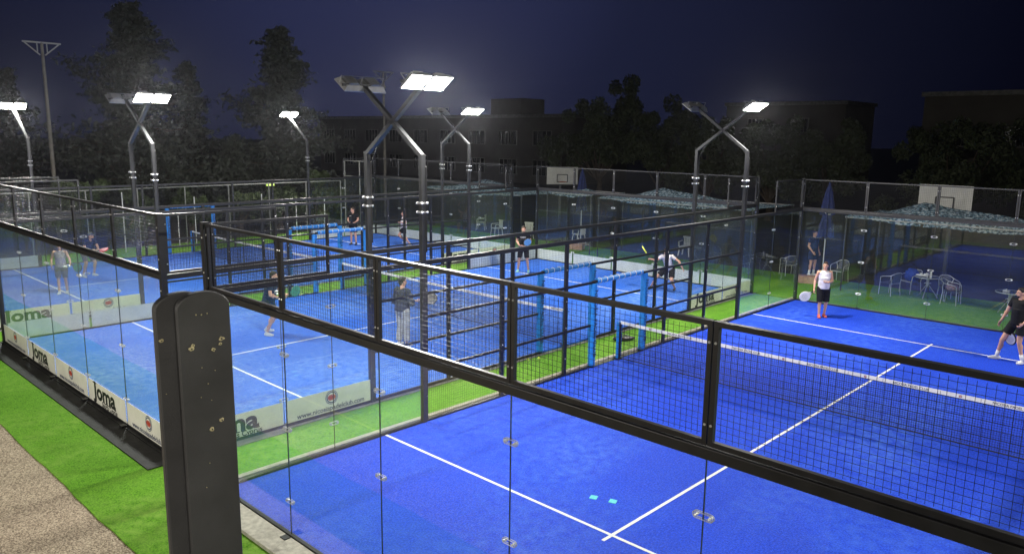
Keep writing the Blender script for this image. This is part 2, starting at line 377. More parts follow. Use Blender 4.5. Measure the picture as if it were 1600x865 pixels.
def side_fence(x, outn, boards, label, glass, grid=True):
    """20 m side: glass ends, mesh middle with the padded doorway at the net. outn = outward x direction"""
    t = thing('side_fence', label, 'court fence', (0,0,0)); U = (0,1,0); V = (0,0,1)
    b = MB(); b.box(x-0.04, x+0.04, 0.05, 19.95, 2.965, 3.045); b.build('top_rail', BLACK, t, bevel=0.006)
    b = MB()
    for a, c in ((0.05, 4.0), (4.0, 9.0), (11.0, 16.0), (16.0, 19.95)): b.box(x-0.028, x+0.028, a+.002, c-.002, -0.02, 0.035)
    b.build('base_rail', BLACK, t)
    for k, y0 in enumerate((0.05, 2.0, 16.0, 18.0)):
        y1 = 2*round(y0/2)+2 - (0.05 if y0 == 18.0 else 0)
        p = MB(); p.box(x-0.006, x+0.006, y0+0.006, y1-0.006, 0.036, 2.964); p.build('glass_pane', glass, t)
        if boards:
            kk = ('joma', 'www')[k % 2]
            if outn > 0: board(t, (x+0.016, y0+0.03, 0.03), U, kk, W=y1-y0-0.06)
            else: board(t, (x-0.016, y1-0.03, 0.03), (0,-1,0), kk, W=y1-y0-0.06)
    for y in (2.0, 18.0):
        s = MB(); s.box(x-0.0075, x+0.0075, y-0.003, y+0.003, 0.037, 2.963); s.build('joint_seal', SEAL, t)
        for z in (0.5, 1.5, 2.5): clamp(t, (x, y, z), U, (1,0,0))
    for y in (4.0, 16.0):
        s = MB()
        s.box(x-0.03, x+0.03, y-0.03, y+0.03, -0.03, 2.964)
        for z in (0.5, 1.5, 2.5): s.ell((x+0.03, y, z), (0.012,)*3, nu=8, nv=6, mi=1); s.ell((x-0.03, y, z), (0.012,)*3, nu=8, nv=6, mi=1)
        s.build('post', [BLACK, BOLT], t)
    for y0 in (0.05, 18.0): mesh_frame(t, (x, y0, 3.052), U, V, 1.95, 0.95)
    for y in (6.0, 8.0, 12.0, 14.0):
        s = MB(); s.box(x-0.03, x+0.03, y-0.04, y+0.04, -0.03, 2.964)
        for z in (0.4, 1.1, 1.7, 2.4): s.ell((x+0.03, y, z), (0.011,)*3, nu=8, nv=6, mi=1); s.ell((x-0.03, y, z), (0.011,)*3, nu=8, nv=6, mi=1)
        s.build('post', [BLACK, BOLT], t)
    spans = ((4.0, 6.0), (6.0, 8.0), (8.0, 9.0), (11.0, 12.0), (12.0, 14.0), (14.0, 16.0))
    for z in (1.0, 2.0):
        for a, c in spans:
            s = MB(); s.box(x-0.025, x+0.025, a+0.045, c-0.045, z-0.025, z+0.025); s.build('rail', BLACK, t)
    for a, c in spans:
        top = 2.96
        s = MB(); wires(s, (x, a+0.04, 0.03), (0,1,0), V, c-a-0.08, top-0.03, 0.05, 0.0013); s.build('wire_grid', WIRE, t)
    # doorway
    for y in (9.0, 11.0):
        s = MB(); s.box(x-0.04, x+0.04, y-0.04, y+0.04, -0.03, 2.03); f = s.build('door_post', BLACK, t)
        s = MB(); pts = [(x+0.005, y+(0.02 if y > 10 else -0.02), 0.05), (x+0.005, y+(0.02 if y > 10 else -0.02), 1.98)]
        s.tube(pts, 0.085, 14); pd = s.build('padding', PADB, f, smooth=False)
        tx = MB(); text_mb('NICOSIA PADEL CLUB', 0.16, (x+0.005+0.0865, y+(0.02 if y > 10 else -0.02), 1.05), (0,0,-1), (0,1,0), tx, 0, bold=0.01)
        tx.build('lettering', INKN, pd)
    s = MB(); s.box(x-0.03, x+0.03, 9.045, 10.955, 1.985, 2.045); f = s.build('door_lintel', BLACK, t)
    s = MB(); s.tube([(x, 9.1, 2.02), (x, 10.9, 2.02)], 0.06, 12); 
    s.build('padding', PADB, f)
    for q in range(8):
        s = MB(); s.tube([(x+math.cos(a)*0.066, 9.2+q*0.23, 2.02+math.sin(a)*0.066) for a in [2*PI*j/12 for j in range(12)]], 0.006, 5, closed=True); s.build('strap', TAPE, f)
    return t

WN = {'a': 'right court', 'b': 'middle court', 'c': 'left court'}
end_wall(XA, 0, -1, False, 'clear glass and mesh end wall in the foreground with no sponsor boards', GLASS, 0.15)
end_wall(XA, 20, 1, False, 'clear glass end wall behind the woman in the white top, garden chairs beyond it', GLASS, 0.15)
side_fence(-0.0, -1, False, 'mesh side fence of the nearest court standing on a cream kerb', GLASS)
side_fence(10.15, 1, False, 'mesh side fence closing the far right edge of the nearest court', GLASS)
end_wall(XB, 0, -1, True, 'glass end wall with cream sponsor boards above the black plinth by the turf strip', GLASSD)
end_wall(XB, 20, 1, True, 'far glass end wall behind the man in the black lettered shirt, boards facing outwards', GLASS)
side_fence(XB+10, 1, True, 'side fence with white sponsor boards facing the green strip beside the nearest court', GLASS)
side_fence(XB, -1, True, 'left side fence of the middle court, backs of pale boards showing', GLASS)
end_wall(XC, 0, -1, True, 'glass end wall of the leftmost court mostly cut by the left photo edge', GLASSD)
end_wall(XC, 20, 1, True, 'glass end wall at the far end of the leftmost court behind the running woman', GLASS)
side_fence(XC+10, 1, True, 'side fence of the leftmost court with large black lettered board at its near end', GLASS)
side_fence(XC, -1, True, 'outermost left side fence with blue padded doorway near the tall lattice topped pole', GLASS)

# ------------------------------------------------------------------ nets
def net(X, label):
    t = thing('court_net', label, 'net', (X+5, 10, 0)); x0, x1 = -4.92, 4.92
    sag = lambda x: 0.88+0.04*(abs(x)/5)**2
    m = MB(); st = 0.042; n = int((x1-x0)/st)
    for i in range(n+1):
        x = x0+i*(x1-x0)/n; m.bar((x,0,0.02),(x,0,sag(x)-0.04), 0.0042, 0.0042)
    for j in range(20):
        v = 0.03+j*0.042
        for a in range(10):
            xa = x0+a*(x1-x0)/10; xb = x0+(a+1)*(x1-x0)/10; s = lambda x: v*sag(x)/0.9
            m.bar((xa,0.002,s(xa)),(xb,0.002,s(xb)), 0.0042, 0.0042)
    m.build('net_mesh', CORD, t)
    m = MB(); N_ = 20
    for a in range(N_):
        xa = x0+a*(x1-x0)/N_; xb = x0+(a+1)*(x1-x0)/N_
        P = [(xa,-0.006,sag(xa)-0.05),(xb,-0.006,sag(xb)-0.05),(xb,-0.006,sag(xb)+0.02),(xa,-0.006,sag(xa)+0.02)]
        m.poly(P+[(p[0],0.008,p[2]) for p in P], [(0,1,2,3),(7,6,5,4),(0,4,5,1),(2,6,7,3)])
    tp = m.build('net_tape', TAPE, t)
    m = MB()
    for q in range(6):
        c = -4.1+q*1.62
        emblem(m, (c, -0.0065, sag(c)-0.015), (1,0,0), (0,0,1), 0.028)
        c += 0.8; text_mb('NICOSIA PADEL CLUB', 0.062, (c, -0.0065, sag(c)-0.016), (1,0,0), (0,0,1), m, 0, bold=0.01)
        for dd in (-0.48, 0.5): m.quad((c+dd-.003,-0.0075,sag(c)-.05),(c+dd+.003,-0.0075,sag(c)-.05),(c+dd+.003,-0.0075,sag(c)+.018),(c+dd-.003,-0.0075,sag(c)+.018), 0)
    m.build('lettering', [INK, INKN, INKR, INKW], tp)
    m = MB(); m.tube([(x0,0,0.03),(-1,0,0.022),(1,0,0.024),(x1,0,0.03)], 0.012, 6); m.build('bottom_cord', CORD, t)
    for s in (-1, 1):
        m = MB(); m.box(s*4.95-0.03, s*4.95+0.03, -0.035, 0.035, 0, 0.90); f = m.build('net_post', BLACK, t)
        m = MB(); m.box(s*4.965-0.035, s*4.965+0.035, -0.075, 0.075, 0.02, 0.93); m.build('padding', PADB, f, bevel=0.02)
        m = MB(); m.box(s*4.95-0.09, s*4.95+0.09, -0.07, 0.07, 0.005, 0.02); m.build('foot_plate', BLACK, f)
    return t
net(XA, 'black net with white lettered tape across the bright blue court in front')
net(XB, 'net across the middle court in front of the man in the charcoal shirt')
net(XC, 'most distant net, its white tape behind the corner of two end walls')

# ------------------------------------------------------------------ floodlight masts
LENS = principled('led_lens', (0.9, 0.9, 0.85), 0.3, emis=((1.0, 0.96, 0.86), 60.0))
HOUS = principled('aluminium_housing', (0.50, 0.50, 0.50), 0.4, metal=0.5, noise=(8, 0.2))
def mast(x, y, lean, face, label, lit=True, zc=6.12):
    """square pole, kinked arm leaning lean(+-1) in x and crossbar carrying two floodlights that face face(+-1)"""
    t = thing('floodlight_mast', label, 'floodlight', (x, y, 0), group='floodlight masts along the court sides')
    m = MB(); m.box(-0.045, 0.045, -0.045, 0.045, -0.05, 4.93)
    m.build('pole', DARKM, t, bevel=0.004)
    m = MB(); m.box(-0.06, 0.06, -0.075, 0.075, 3.90, 3.935); m.box(-0.06, 0.06, -0.075, 0.075, 4.06, 4.095)
    for sx in (-1, 1):
        for sy_ in (-1, 1):
            for z in (3.917, 4.077): m.ell((sx*0.065, sy_*0.058, z), (0.024,)*3, nu=8, nv=6, mi=1)
    m.build('pole_clamp', [GALV, BOLT], t)
    ex, ez = lean*1.66, zc
    m = MB(); m.bar((0,0,4.90), (ex,0,ez), 0.075, 0.085, upv=(0,1,0)); m.build('arm', DARKM, t)
    m = MB(); m.tube([(face*.0+0.055, 0.05, 3.2), (0.055,0.05,4.7), (lean*0.25, 0.06, 5.05), (lean*0.9, 0.06, 5.55), (ex, 0.06, ez)], 0.012, 6); m.build('cable', BLACK, t)
    m = MB(); m.bar((ex,-0.48,ez+0.03), (ex,0.48,ez+0.03), 0.05, 0.05); m.build('crossbar', DARKM, t)
    for s in (-1, 1):
        # floodlight head frame: local z axis = light direction
        c = Vector((ex+face*0.10, s*0.24, ez+0.06)); ang = 0.60
        nrm = Vector((face*math.sin(ang), 0, -math.cos(ang))); ux = Vector((0,1,0)); vx = nrm.cross(ux)
        R = Matrix((ux, vx, nrm)).transposed()
        def T(p): return c + R@Vector(p)
        m = MB(); P = []
        for zz, a, b in ((-0.05, 0.17, 0.14), (0.03, 0.225, 0.20), (0.05, 0.225, 0.20)):
            P += [T((-a,-b,zz)), T((a,-b,zz)), T((a,b,zz)), T((-a,b,zz))]
        Fc = [(3,2,1,0)]+[(4*k+i, 4*k+(i+1)%4, 4*k+4+(i+1)%4, 4*k+4+i) for k in (0,1) for i in range(4)]+[(8,9,10,11)]
        m.poly(P, Fc)
        for q in range(7):
            yq = -0.12+q*0.04; m.poly([T((-0.12,yq-.004,-.05)),T((.12,yq-.004,-.05)),T((.12,yq+.004,-.05)),T((-.12,yq+.004,-.05)),
                                        T((-0.10,yq-.004,-.085)),T((.10,yq-.004,-.085)),T((.10,yq+.004,-.085)),T((-.10,yq+.004,-.085))],
                                       [(4,5,6,7),(0,1,5,4),(1,2,6,5),(2,3,7,6),(3,0,4,7)])
        h = m.build('floodlight', HOUS, t)
        m = MB(); m.tube([T((-0.235,0,0)), T((-0.235,-0.03,-0.14)), T((0.235,-0.03,-0.14)), T((0.235,0,0))], 0.011, 6); m.build('bracket', GALV, h)
        m = MB(); m.poly([T((-.205,-.18,.053)),T((.205,-.18,.053)),T((.205,.18,.053)),T((-.205,.18,.053))], [(0,1,2,3)])
        m.build('lens', LENS, h)
        ld = bpy.data.lights.new('flood_light', 'AREA'); ld.shape = 'RECTANGLE'; ld.size = 0.40; ld.size_y = 0.35; ld.energy = LAMP_W; ld.color = LAMP_COL; ld.spread = math.radians(170)
        lo = bpy.data.objects.new('lamp_light', ld); COL.objects.link(lo); lo.parent = h
        mm = Matrix.Identity(4)
        zx = -nrm
        for i in range(3): mm[i][0] = ux[i]; mm[i][1] = zx.cross(ux)[i]; mm[i][2] = zx[i]; mm[i][3] = T((0,0,0.062))[i]
        lo.matrix_local = mm
    return t
for y, wh in ((3.95, 'near'), (15.95, 'far')):
    nf = {'near': ('nearest the viewer, over', 'in the big foreground pair'), 'far': ('at the distant end of', 'in the crossed pair at right')}[wh]
    mast(-1.62, y, 1, 1, 'left pole %s, its lit lamps reaching over the right court' % nf[1])
    mast(0.0, y, -1, -1, 'right pole %s, its lamps turned away to the left' % nf[1])
    a = {'near': 'in the crossed pair left of the tall dark conifers', 'far': 'in the small distant crossed pair left of the round tree'}[wh]
    a = {'near': 'in the slim pair in front of the biggest conifer', 'far': 'in the small distant pair behind the foreground masts'}[wh]
    mast(-13.2, y, 1, 1, 'left pole %s, lamps lit' % a)
    mast(-11.62, y, -1, -1, 'right pole %s, facing away' % a)
    a = {'near': 'single mast at the left photo edge with a glowing twin lamp', 'far': 'single mast with glowing lamp in front of the smaller conifer'}[wh]
    mast(-23.2, y, -1, 1, a)
    a = {'near': 'mast on the right side fence closest to the viewer, outside the photo', 'far': 'mast on the right side fence at the distant end, outside the photo'}[wh]
    mast(10.15, y, 1, -1, a)

#@@REST
# ------------------------------------------------------------------ yard lamp behind the viewer that lights the gravel
def yard_or_fill_lamp(loc, aim, power, ht, label):
    t = thing('yard_or_fill_light', label, 'floodlight', loc)
    m = MB(); m.tube([(0,0,-0.05 if ht > 4 else 0.001),(0,0,ht)], [0.07,0.05], 10); m.build('pole', DARKM, t)
    aimv = (Vector(aim)-Vector(loc)-Vector((0,0,ht))).normalized(); ux = aimv.cross(Vector((0,0,1))).normalized(); vy = ux.cross(aimv)
    c = Vector((0,0,ht+0.1)); T = lambda a, b, d: c+ux*a+vy*b+aimv*d
    m = MB(); P = [T(a,b,d) for d in (0.0, 0.12) for a, b in ((-.25,-.18),(.25,-.18),(.25,.18),(-.25,.18))]
    m.poly(P, [(3,2,1,0),(4,5,6,7),(0,1,5,4),(1,2,6,5),(2,3,7,6),(3,0,4,7)]); h = m.build('housing', HOUS, t)
    m = MB(); m.poly([T(-.22,-.15,.124),T(.22,-.15,.124),T(.22,.15,.124),T(-.22,.15,.124)], [(0,1,2,3)]); m.build('lens', LENS, h)
    ld = bpy.data.lights.new('flood_light', 'AREA'); ld.shape = 'RECTANGLE'; ld.size = 0.42; ld.size_y = 0.28; ld.energy = power; ld.color = (1.0, 0.93, 0.82); ld.spread = math.radians(150)
    lo = bpy.data.objects.new('lamp_light', ld); COL.objects.link(lo); lo.parent = h
    mm = Matrix.Identity(4)
    for i in range(3): mm[i][0] = ux[i]; mm[i][1] = vy[i]; mm[i][2] = -aimv[i]; mm[i][3] = T(0,0,.135)[i]
    lo.matrix_local = mm
yard_or_fill_lamp((-3.0, -14.0, 0), (-3.5, -2.0, 0), 1000.0, 6.4, 'yard floodlight on a tall pole behind the viewer, outside the photo')
yard_or_fill_lamp((16.5, -9.0, 3.4), (7.0, -3.0, 2.5), 330.0, 3.0, 'added unseen fill light for the plank post, right of the viewer, outside the photo')  # unseen lamp added to lift the face of the plank post
# unseen dark terrace, added below the viewpoint for the near glass to reflect
m = MB(); m.box(7.6, 18, -14, -3.87, -0.09, 3.25); tr_ = thing('added_terrace', 'added unseen dark terrace under the viewer, below the photo', 'added_terrace', (0,0,0))
m.build('wall', principled('added_dark_render', (0.07,0.066,0.06), .9, noise=(2,.3)), tr_); m = MB(); m.box(7.55, 18.1, -14.1, -3.83, 3.252, 3.40); m.build('added_terrace_deck', CONC, tr_)

# ------------------------------------------------------------------ double plank post in the foreground
def plank(parent, name, W, H, T, off, holes):
    """round topped plank: local x width, y thickness (front at -T/2), z height"""
    pts = [(-W/2, 0.0)]; r = W/2*0.98; n = 14
    for k in range(n+1):
        a = PI - PI*k/n; pts.append((W/2*math.cos(a), H-r*0.62+0.62*r*math.sin(a)))
    pts.append((W/2, 0.0)); m = MB()
    P = [(x+off[0], off[1]-T/2, z+off[2]) for x, z in pts]+[(x+off[0], off[1]+T/2, z+off[2]) for x, z in pts]; L = len(pts)
    m.poly(P, [tuple(range(L))[::-1], tuple(range(L, 2*L))]+[(i, (i+1) % L, (i+1) % L+L, i+L) for i in range(L)])
    o = m.build(name, PLANK, parent, bevel=0.006)
    hm = MB()
    rr = random.Random(5)
    for (x, z, r_) in holes:
        c = (x+off[0], off[1]-T/2, z+off[2])
        pr_ = [Vector(c)+Vector((math.cos(a)*r_*1.25*rr.uniform(.7,1.25), -0.002, math.sin(a)*r_*rr.uniform(.7,1.35))) for a in [2*PI*j/10 for j in range(10)]]
        hm.poly([Vector(c)+Vector((0,-0.007,0))]+pr_, [(0, 1+j, 1+(j+1) % 10) for j in range(10)], 0)
        if r_ > 0.005: hm.ell((c[0], c[1]-0.004, c[2]), (r_*0.4, 0.006, r_*0.4), nu=8, nv=6, mi=1)
    if holes:
        h = hm.build('torn_screw_hole', [BRASS, INK], o); h['kind'] = 'stuff'
    return o
ppos = Vector((7.745, -3.600, 0)); toc = CAM-ppos
pz = math.atan2(toc.y, toc.x)+PI/2 + 0.30
t = thing('plank_post', 'tall black post of two round topped planks with torn screw holes', 'post', (7.745, -3.60, -0.05), pz)
H0 = 4.72
plank(t, 'front_plank', 0.205, H0, 0.042, (0.0, 0.0, 0), [(-0.055, H0-0.115*1.9, .0085), (-0.049, H0-.205, .0055), (0.062, H0-.195, .0095), (0.056, H0-.215, .006), (0.028, H0-.235, .007),
      (-0.01, H0-.088, .0028), (-0.03, H0-.086, .0028), (0.012, H0-.086, .0022), (0.005, H0-.56, .008), (0.045, H0-.53, .008), (-0.02, H0-.30, .002), (0.03, H0-.32, .002), (0.0, H0-.37, .0022), (-0.03, H0-.42, .002), (0.01, H0-.44, .0018), (-0.012, H0-.70, .002), (-.03, H0-.8, .002)])
plank(t, 'back_plank', 0.205, H0-0.005, 0.042, (-0.062, 0.062, 0), [(-0.085, H0-.185, .007), (-0.08, H0-.40, .002)])
m = MB(); m.box(-0.09, 0.04, 0.0215, 0.0405, 0, H0-0.30); m.build('spacer', BLACK, t)

# ------------------------------------------------------------------ people
def remesh(mb, name, mat, vox, parent=None, smooth=3):
    tmp = mb.build('tmp', mat); md = tmp.modifiers.new('r', 'REMESH'); md.mode = 'VOXEL'; md.voxel_size = vox; md.use_smooth_shade = True
    if smooth:
        sm = tmp.modifiers.new('s', 'SMOOTH'); sm.factor = 0.5; sm.iterations = smooth
    dg = bpy.context.evaluated_depsgraph_get(); me = bpy.data.meshes.new_from_object(tmp.evaluated_get(dg)); me.name = name
    old = tmp.data; bpy.data.objects.remove(tmp); bpy.data.meshes.remove(old)
    if not me.materials: me.materials.append(mat)
    for p in me.polygons: p.use_smooth = True
    o = bpy.data.objects.new(name, me); COL.objects.link(o)
    if parent: o.parent = parent
    return o

BASE = dict(pel=(0,0,0.93), chest=(0,0.01,1.27), neck=(0,0.0,1.47), head=(0,0.02,1.625),
    shR=(0.175,0,1.415), elR=(0.235,-0.03,1.14), wrR=(0.25,0.06,0.91), shL=(-0.175,0,1.415), elL=(-0.235,-0.03,1.14), wrL=(-0.25,0.06,0.91),
    hipR=(0.095,0,0.91), knR=(0.105,0.03,0.49), anR=(0.12,-0.02,0.085), hipL=(-0.095,0,0.91), knL=(-0.105,0.03,0.49), anL=(-0.12,-0.02,0.085),
    look=(0,1,0), toeR=None, toeL=None, handR=None, handL=None)

def person(loc, face, label, pose, shirt, shorts, shoes, hair, scale=1.0, sleeve=0.55, leg=0.62, girth=1.0, hairlong=0.0, cap=None, socks=None, beard=False, vest=False, shoecol2=None, printed=None, skirt=False):
    J = {k: (Vector(v) if v is not None else None) for k, v in {**BASE, **pose}.items()}
    rz = math.atan2(-face[0], face[1]); g = girth
    b = MB()
    look = J['look'].normalized(); up = (J['head']-J['neck']).normalized(); up = (up+Vector((0,0,1))).normalized()
    sd = look.cross(up).normalized(); up2 = sd.cross(look); RH = Matrix((sd, look, up2)).transposed(); hd = J['head']
    H = lambda x, y, z: hd+RH@Vector((x, y, z))
    # trunk
    ch, pe, nk = J['chest'], J['pel'], J['neck']; tdir = (ch-pe).normalized()
    side = (J['shR']-J['shL']).normalized(); fr = tdir.cross(side).normalized()*-1
    RT_ = Matrix((side, side.cross(tdir)*-1, tdir)).transposed()
    b.ell(ch, (0.155*g, 0.105*g, 0.20), RT_); b.ell((ch+pe)/2, (0.130*g, 0.098*g, 0.17), RT_); b.ell(pe, (0.155*g, 0.112*g, 0.13), RT_)
    b.ell(ch+tdir*0.11, (0.165*g, 0.085*g, 0.075), RT_)
    b.cap(nk-up*0.06, H(0,-0.01,-0.06), 0.058, 0.052); b.cap(J['shL'], J['shR'], 0.055, 0.055)
    for s in 'LR':
        sh, el, wr = J['sh'+s], J['el'+s], J['wr'+s]; hp, kn, an = J['hip'+s], J['kn'+s], J['an'+s]
        b.cap(sh, el, 0.052*g, 0.040); b.cap(el, wr, 0.040, 0.026)
        mid = el.lerp(wr, .28); b.ell(mid, (0.041,0.041,0.06))
        b.cap(hp, kn, 0.090*g, 0.055); b.cap(kn, an, 0.052, 0.036); cf = kn.lerp(an, .3)-Vector((0,0.016,0)); b.ell(cf, (0.052,0.054,0.10))
        # hand: palm, four curled fingers, thumb
        hv = (J['hand'+s].normalized() if J['hand'+s] is not None else (wr-el).normalized())
        sx = 1 if s == 'R' else -1
        nrm = hv.cross(Vector((0,1,0.2))).normalized()
        if nrm.length < .1: nrm = Vector((sx,0,0))
        wd = nrm.cross(hv).normalized()
        Rp = Matrix((nrm, wd, hv)).transposed(); pc = wr+hv*0.055
        b.ell(pc, (0.017, 0.040, 0.052), Rp)
        for q, ln in enumerate((0.062, 0.075, 0.070, 0.055)):
            o0 = pc+wd*(0.028-0.019*q)+hv*0.040; o1 = o0+hv*ln*0.5+nrm*-sx*0.006; o2 = o1+hv*ln*0.22-nrm*sx*0.024; o3 = o2-nrm*sx*0.020-hv*0.008
            b.cap(o0, o1, 0.0095, 0.009, 7); b.cap(o1, o2, 0.009, 0.0085, 7); b.cap(o2, o3, 0.0085, 0.0075, 7)
        o0 = pc+wd*0.026-hv*0.025; o1 = o0+wd*0.026+hv*0.028-nrm*sx*0.01; o2 = o1+hv*0.030-nrm*sx*0.014; b.cap(o0, o1, 0.013, 0.011, 7); b.cap(o1, o2, 0.011, 0.009, 7)
        toe = J['toe'+s].normalized() if J['toe'+s] is not None else Vector((0.12*sx, 1, 0)).normalized()
        b.cap(an-Vector((0,0,0.03)), an+toe*0.13-Vector((0,0,0.045)), 0.035, 0.025)
    # head
    b.ell(H(0,-0.012,0.018), (0.074,0.094,0.098), RH); b.ell(H(0,0.022,-0.045), (0.056,0.066,0.070), RH); b.ell(H(0,0.055,-0.088), (0.026,0.024,0.022), RH)
    b.cap(H(0,0.085,0.012), H(0,0.104,-0.028), 0.009, 0.0145, 7); b.ell(H(0,0.080,0.030), (0.048,0.014,0.010), RH)
    for s in (-1, 1): b.ell(H(s*0.075,-0.008,-0.008), (0.011,0.020,0.032), RH)
    b.ell(H(0,0.082,-0.058), (0.024,0.010,0.009), RH)
    body = remesh(b, 'person', SKIN, 0.0085); body.location = loc; body.rotation_euler = (0,0,rz); body.scale = (scale,)*3
    tag(body, label, 'person', None, 'thing')
    m = MB()
    for s in (-1, 1): m.ell(H(s*0.031,0.080,0.008), (0.014,0.007,0.007), RH, 8, 6)
    m.build('eyes', EYE, body); m = MB(); m.ell(H(0,0.0895,-0.058), (0.022,0.005,0.0055), RH, 8, 6); m.build('mouth', LIP, body)
    m = MB()
    for s in (-1, 1): m.ell(H(s*0.031,0.083,0.028), (0.018,0.006,0.004), RH, 8, 6)
    m.build('eyebrows', hair, body)
    # hair
    h = MB(); h.ell(H(0,-0.026,0.034), (0.083,0.095,0.097), RH); h.ell(H(0,0.03,0.085), (0.062,0.055,0.032), RH); h.ell(H(0,-0.07,-0.02), (0.066,0.045,0.07), RH)
    if hairlong: h.cap(H(0,-0.09,0.0), H(0,-0.115,-hairlong), 0.05, 0.025); h.ell(H(0,-0.105,0.07), (0.035,)*3, RH)
    if beard: h.ell(H(0,0.052,-0.085), (0.048,0.036,0.035), RH); 
    remesh(h, 'hair', hair, 0.011, body, 1)
    if cap:
        c = MB(); c.ell(H(0,-0.02,0.065), (0.089,0.104,0.078), RH); c.ell(H(0,0.11,0.055), (0.066,0.075,0.010), RH); remesh(c, 'cap', cap, 0.010, body, 1)
    # clothing
    c = MB(); gg = g
    c.ell(ch, (0.168*gg, 0.122*gg, 0.205), RT_); c.ell((ch+pe)/2, (0.150*gg, 0.118*gg, 0.18), RT_); c.ell(ch+tdir*0.11, (0.172*gg, 0.098*gg, 0.078), RT_)
    c.tube([ch, pe+tdir*-0.02], [0.150*gg, 0.160*gg], 16); c.ell(pe+tdir*.03, (0.168*gg,0.126*gg,0.10), RT_)
    if not vest:
        c.cap(J['shL'], J['shR'], 0.068, 0.068)
        for s in 'LR':
            sh, el = J['sh'+s], J['el'+s]; c.ell(sh, (0.070,)*3); c.tube([sh, sh.lerp(el, sleeve)], [0.070*g, 0.066*g], 12)
    else: c.cap(J['shL']*0.72+J['shR']*0.28, J['shR']*0.72+J['shL']*0.28, 0.062, 0.062)
    if sleeve > 1:
        for s in 'LR': c.cap(J['el'+s], J['el'+s].lerp(J['wr'+s], sleeve-1), 0.055, 0.045)
    sh_ = remesh(c, 'shirt', shirt, 0.012, body, 2)
    if printed:
        yy = ch.y+0.128*gg
        p = MB(); text_mb(printed, 0.055, (ch.x, yy, ch.z+0.07), (-1,0,0), (0,0,1), p, 0, bold=0.02); p.build('lettering', INKW, sh_)
    c = MB(); c.ell(pe+Vector((0,0,-0.02)), (0.168*g, 0.124*g, 0.13), RT_); c.tube([pe+tdir*.07, pe-tdir*.02], [0.150*g, 0.160*g], 14)
    for s in 'LR':
        hp, kn, an = J['hip'+s], J['kn'+s], J['an'+s]
        if leg <= 1: c.ell(hp, (0.10*g,)*3); c.tube([hp, hp.lerp(kn, leg)], [0.104*g, (0.108 if leg < .8 else .082)*g], 14)
        else: c.ell(hp, (0.10*g,)*3); c.cap(hp, kn, 0.104*g, 0.088); c.tube([kn, kn.lerp(an, leg-1)], [0.088, 0.082], 14)
    if skirt: c.tube([pe+Vector((0,0,.02)), pe+Vector((0,0,-.30))], [0.15*g, 0.21*g], 16)
    remesh(c, 'shorts' if leg <= 1 else 'trousers', shorts, 0.012, body, 2)
    for s in 'LR':
        an = J['an'+s]; sx = 1 if s == 'R' else -1; kn = J['kn'+s]; ax = (an-kn).normalized()
        toe = J['toe'+s].normalized() if J['toe'+s] is not None else Vector((0.12*sx, 1, 0)).normalized()
        dn = toe.cross(Vector((1,0,0))); dn = Vector((0,0,-1)) if abs(toe.z) < .3 else (toe.cross(toe.cross(ax))*-1).normalized()
        if dn.dot(ax) < 0: dn = -dn
        c = MB(); a0 = an+dn*0.045; st = toe.cross(dn).normalized(); RS = Matrix((st, toe, -dn)).transposed()
        c.ell(a0-toe*0.03, (0.043,0.055,0.045), RS); c.ell(a0+toe*0.06, (0.046,0.085,0.038), RS); c.ell(a0+toe*0.13+dn*.005, (0.044,0.062,0.030), RS); c.cap(an-dn*0.005, a0, 0.044, 0.044)
        c.ell(a0+toe*0.05+dn*0.030, (0.048,0.135,0.012), RS)
        remesh(c, 'shoe', shoes, 0.009, body, 1)
        if socks:
            c = MB(); c.tube([an-ax*0.14, an+ax*0.03], [0.044, 0.043], 12); c.build('sock', socks, body, smooth=True)
    return body

def racket(loc, grip, nrm, label, face_m, rim_m, scale=1.0):
    """padel racket: loc = hand, grip = direction from handle to head, nrm = face normal"""
    g_ = Vector(grip).normalized(); n_ = Vector(nrm); n_ = (n_-g_*n_.dot(g_)).normalized(); s_ = g_.cross(n_)
    R = Matrix((s_, n_, g_)).transposed().to_4x4()
    o = thing('padel_racket', label, 'racket', loc); o.matrix_world = Matrix.Translation(loc)@R@Matrix.Scale(scale, 4)
    m = MB(); c = Vector((0,0,0.30)); N_ = 28; prof = []
    for k in range(N_):
        a = 2*PI*k/N_; prof.append((0.128*math.cos(a), 0.30+0.140*math.sin(a)*(1.0 if math.sin(a) > 0 else 1.12)))
    for sgn in (-1, 1):
        m.poly([(0, sgn*0.019, 0.30)]+[(x, sgn*0.019, z) for x, z in prof], [((0,1+i,1+(i+1)%N_) if sgn < 0 else (0,1+(i+1)%N_,1+i)) for i in range(N_)])
    for ix in range(-3, 4):
        for iz in range(-3, 4):
            x, z = ix*0.026, 0.31+iz*0.026
            if x*x+(z-.31)**2 < .0075:
                for sgn in (-1, 1): m.poly([(x+0.006*math.cos(a), sgn*0.0195, z+0.006*math.sin(a)) for a in [2*PI*j/6 for j in range(6)]], [tuple(range(6))], 1)
    m.build('racket_face', [face_m, INK], o)
    m = MB(); m.tube([(x, 0, z) for x, z in prof], 0.0205, 8, closed=True)
    for sx in (-1, 1): m.bar((sx*0.055,0,0.175), (sx*0.012,0,0.09), 0.022, 0.030)
    m.build('frame', rim_m, o)
    m = MB(); m.tube([(0,0,-0.03),(0,0,0.10)], [0.016,0.015], 10); m.ell((0,0,-0.03), (0.019,0.019,0.01)); m.build('handle', INK, o, smooth=False)
    return o
def hand_world(p, loc, face, scale=1.0, hv=(0,0,-1)):
    rz = math.atan2(-face[0], face[1]); R = Matrix.Rotation(rz, 3, 'Z'); return Vector(loc)+R@(Vector(p)*scale+Vector(hv).normalized()*0.08*scale)

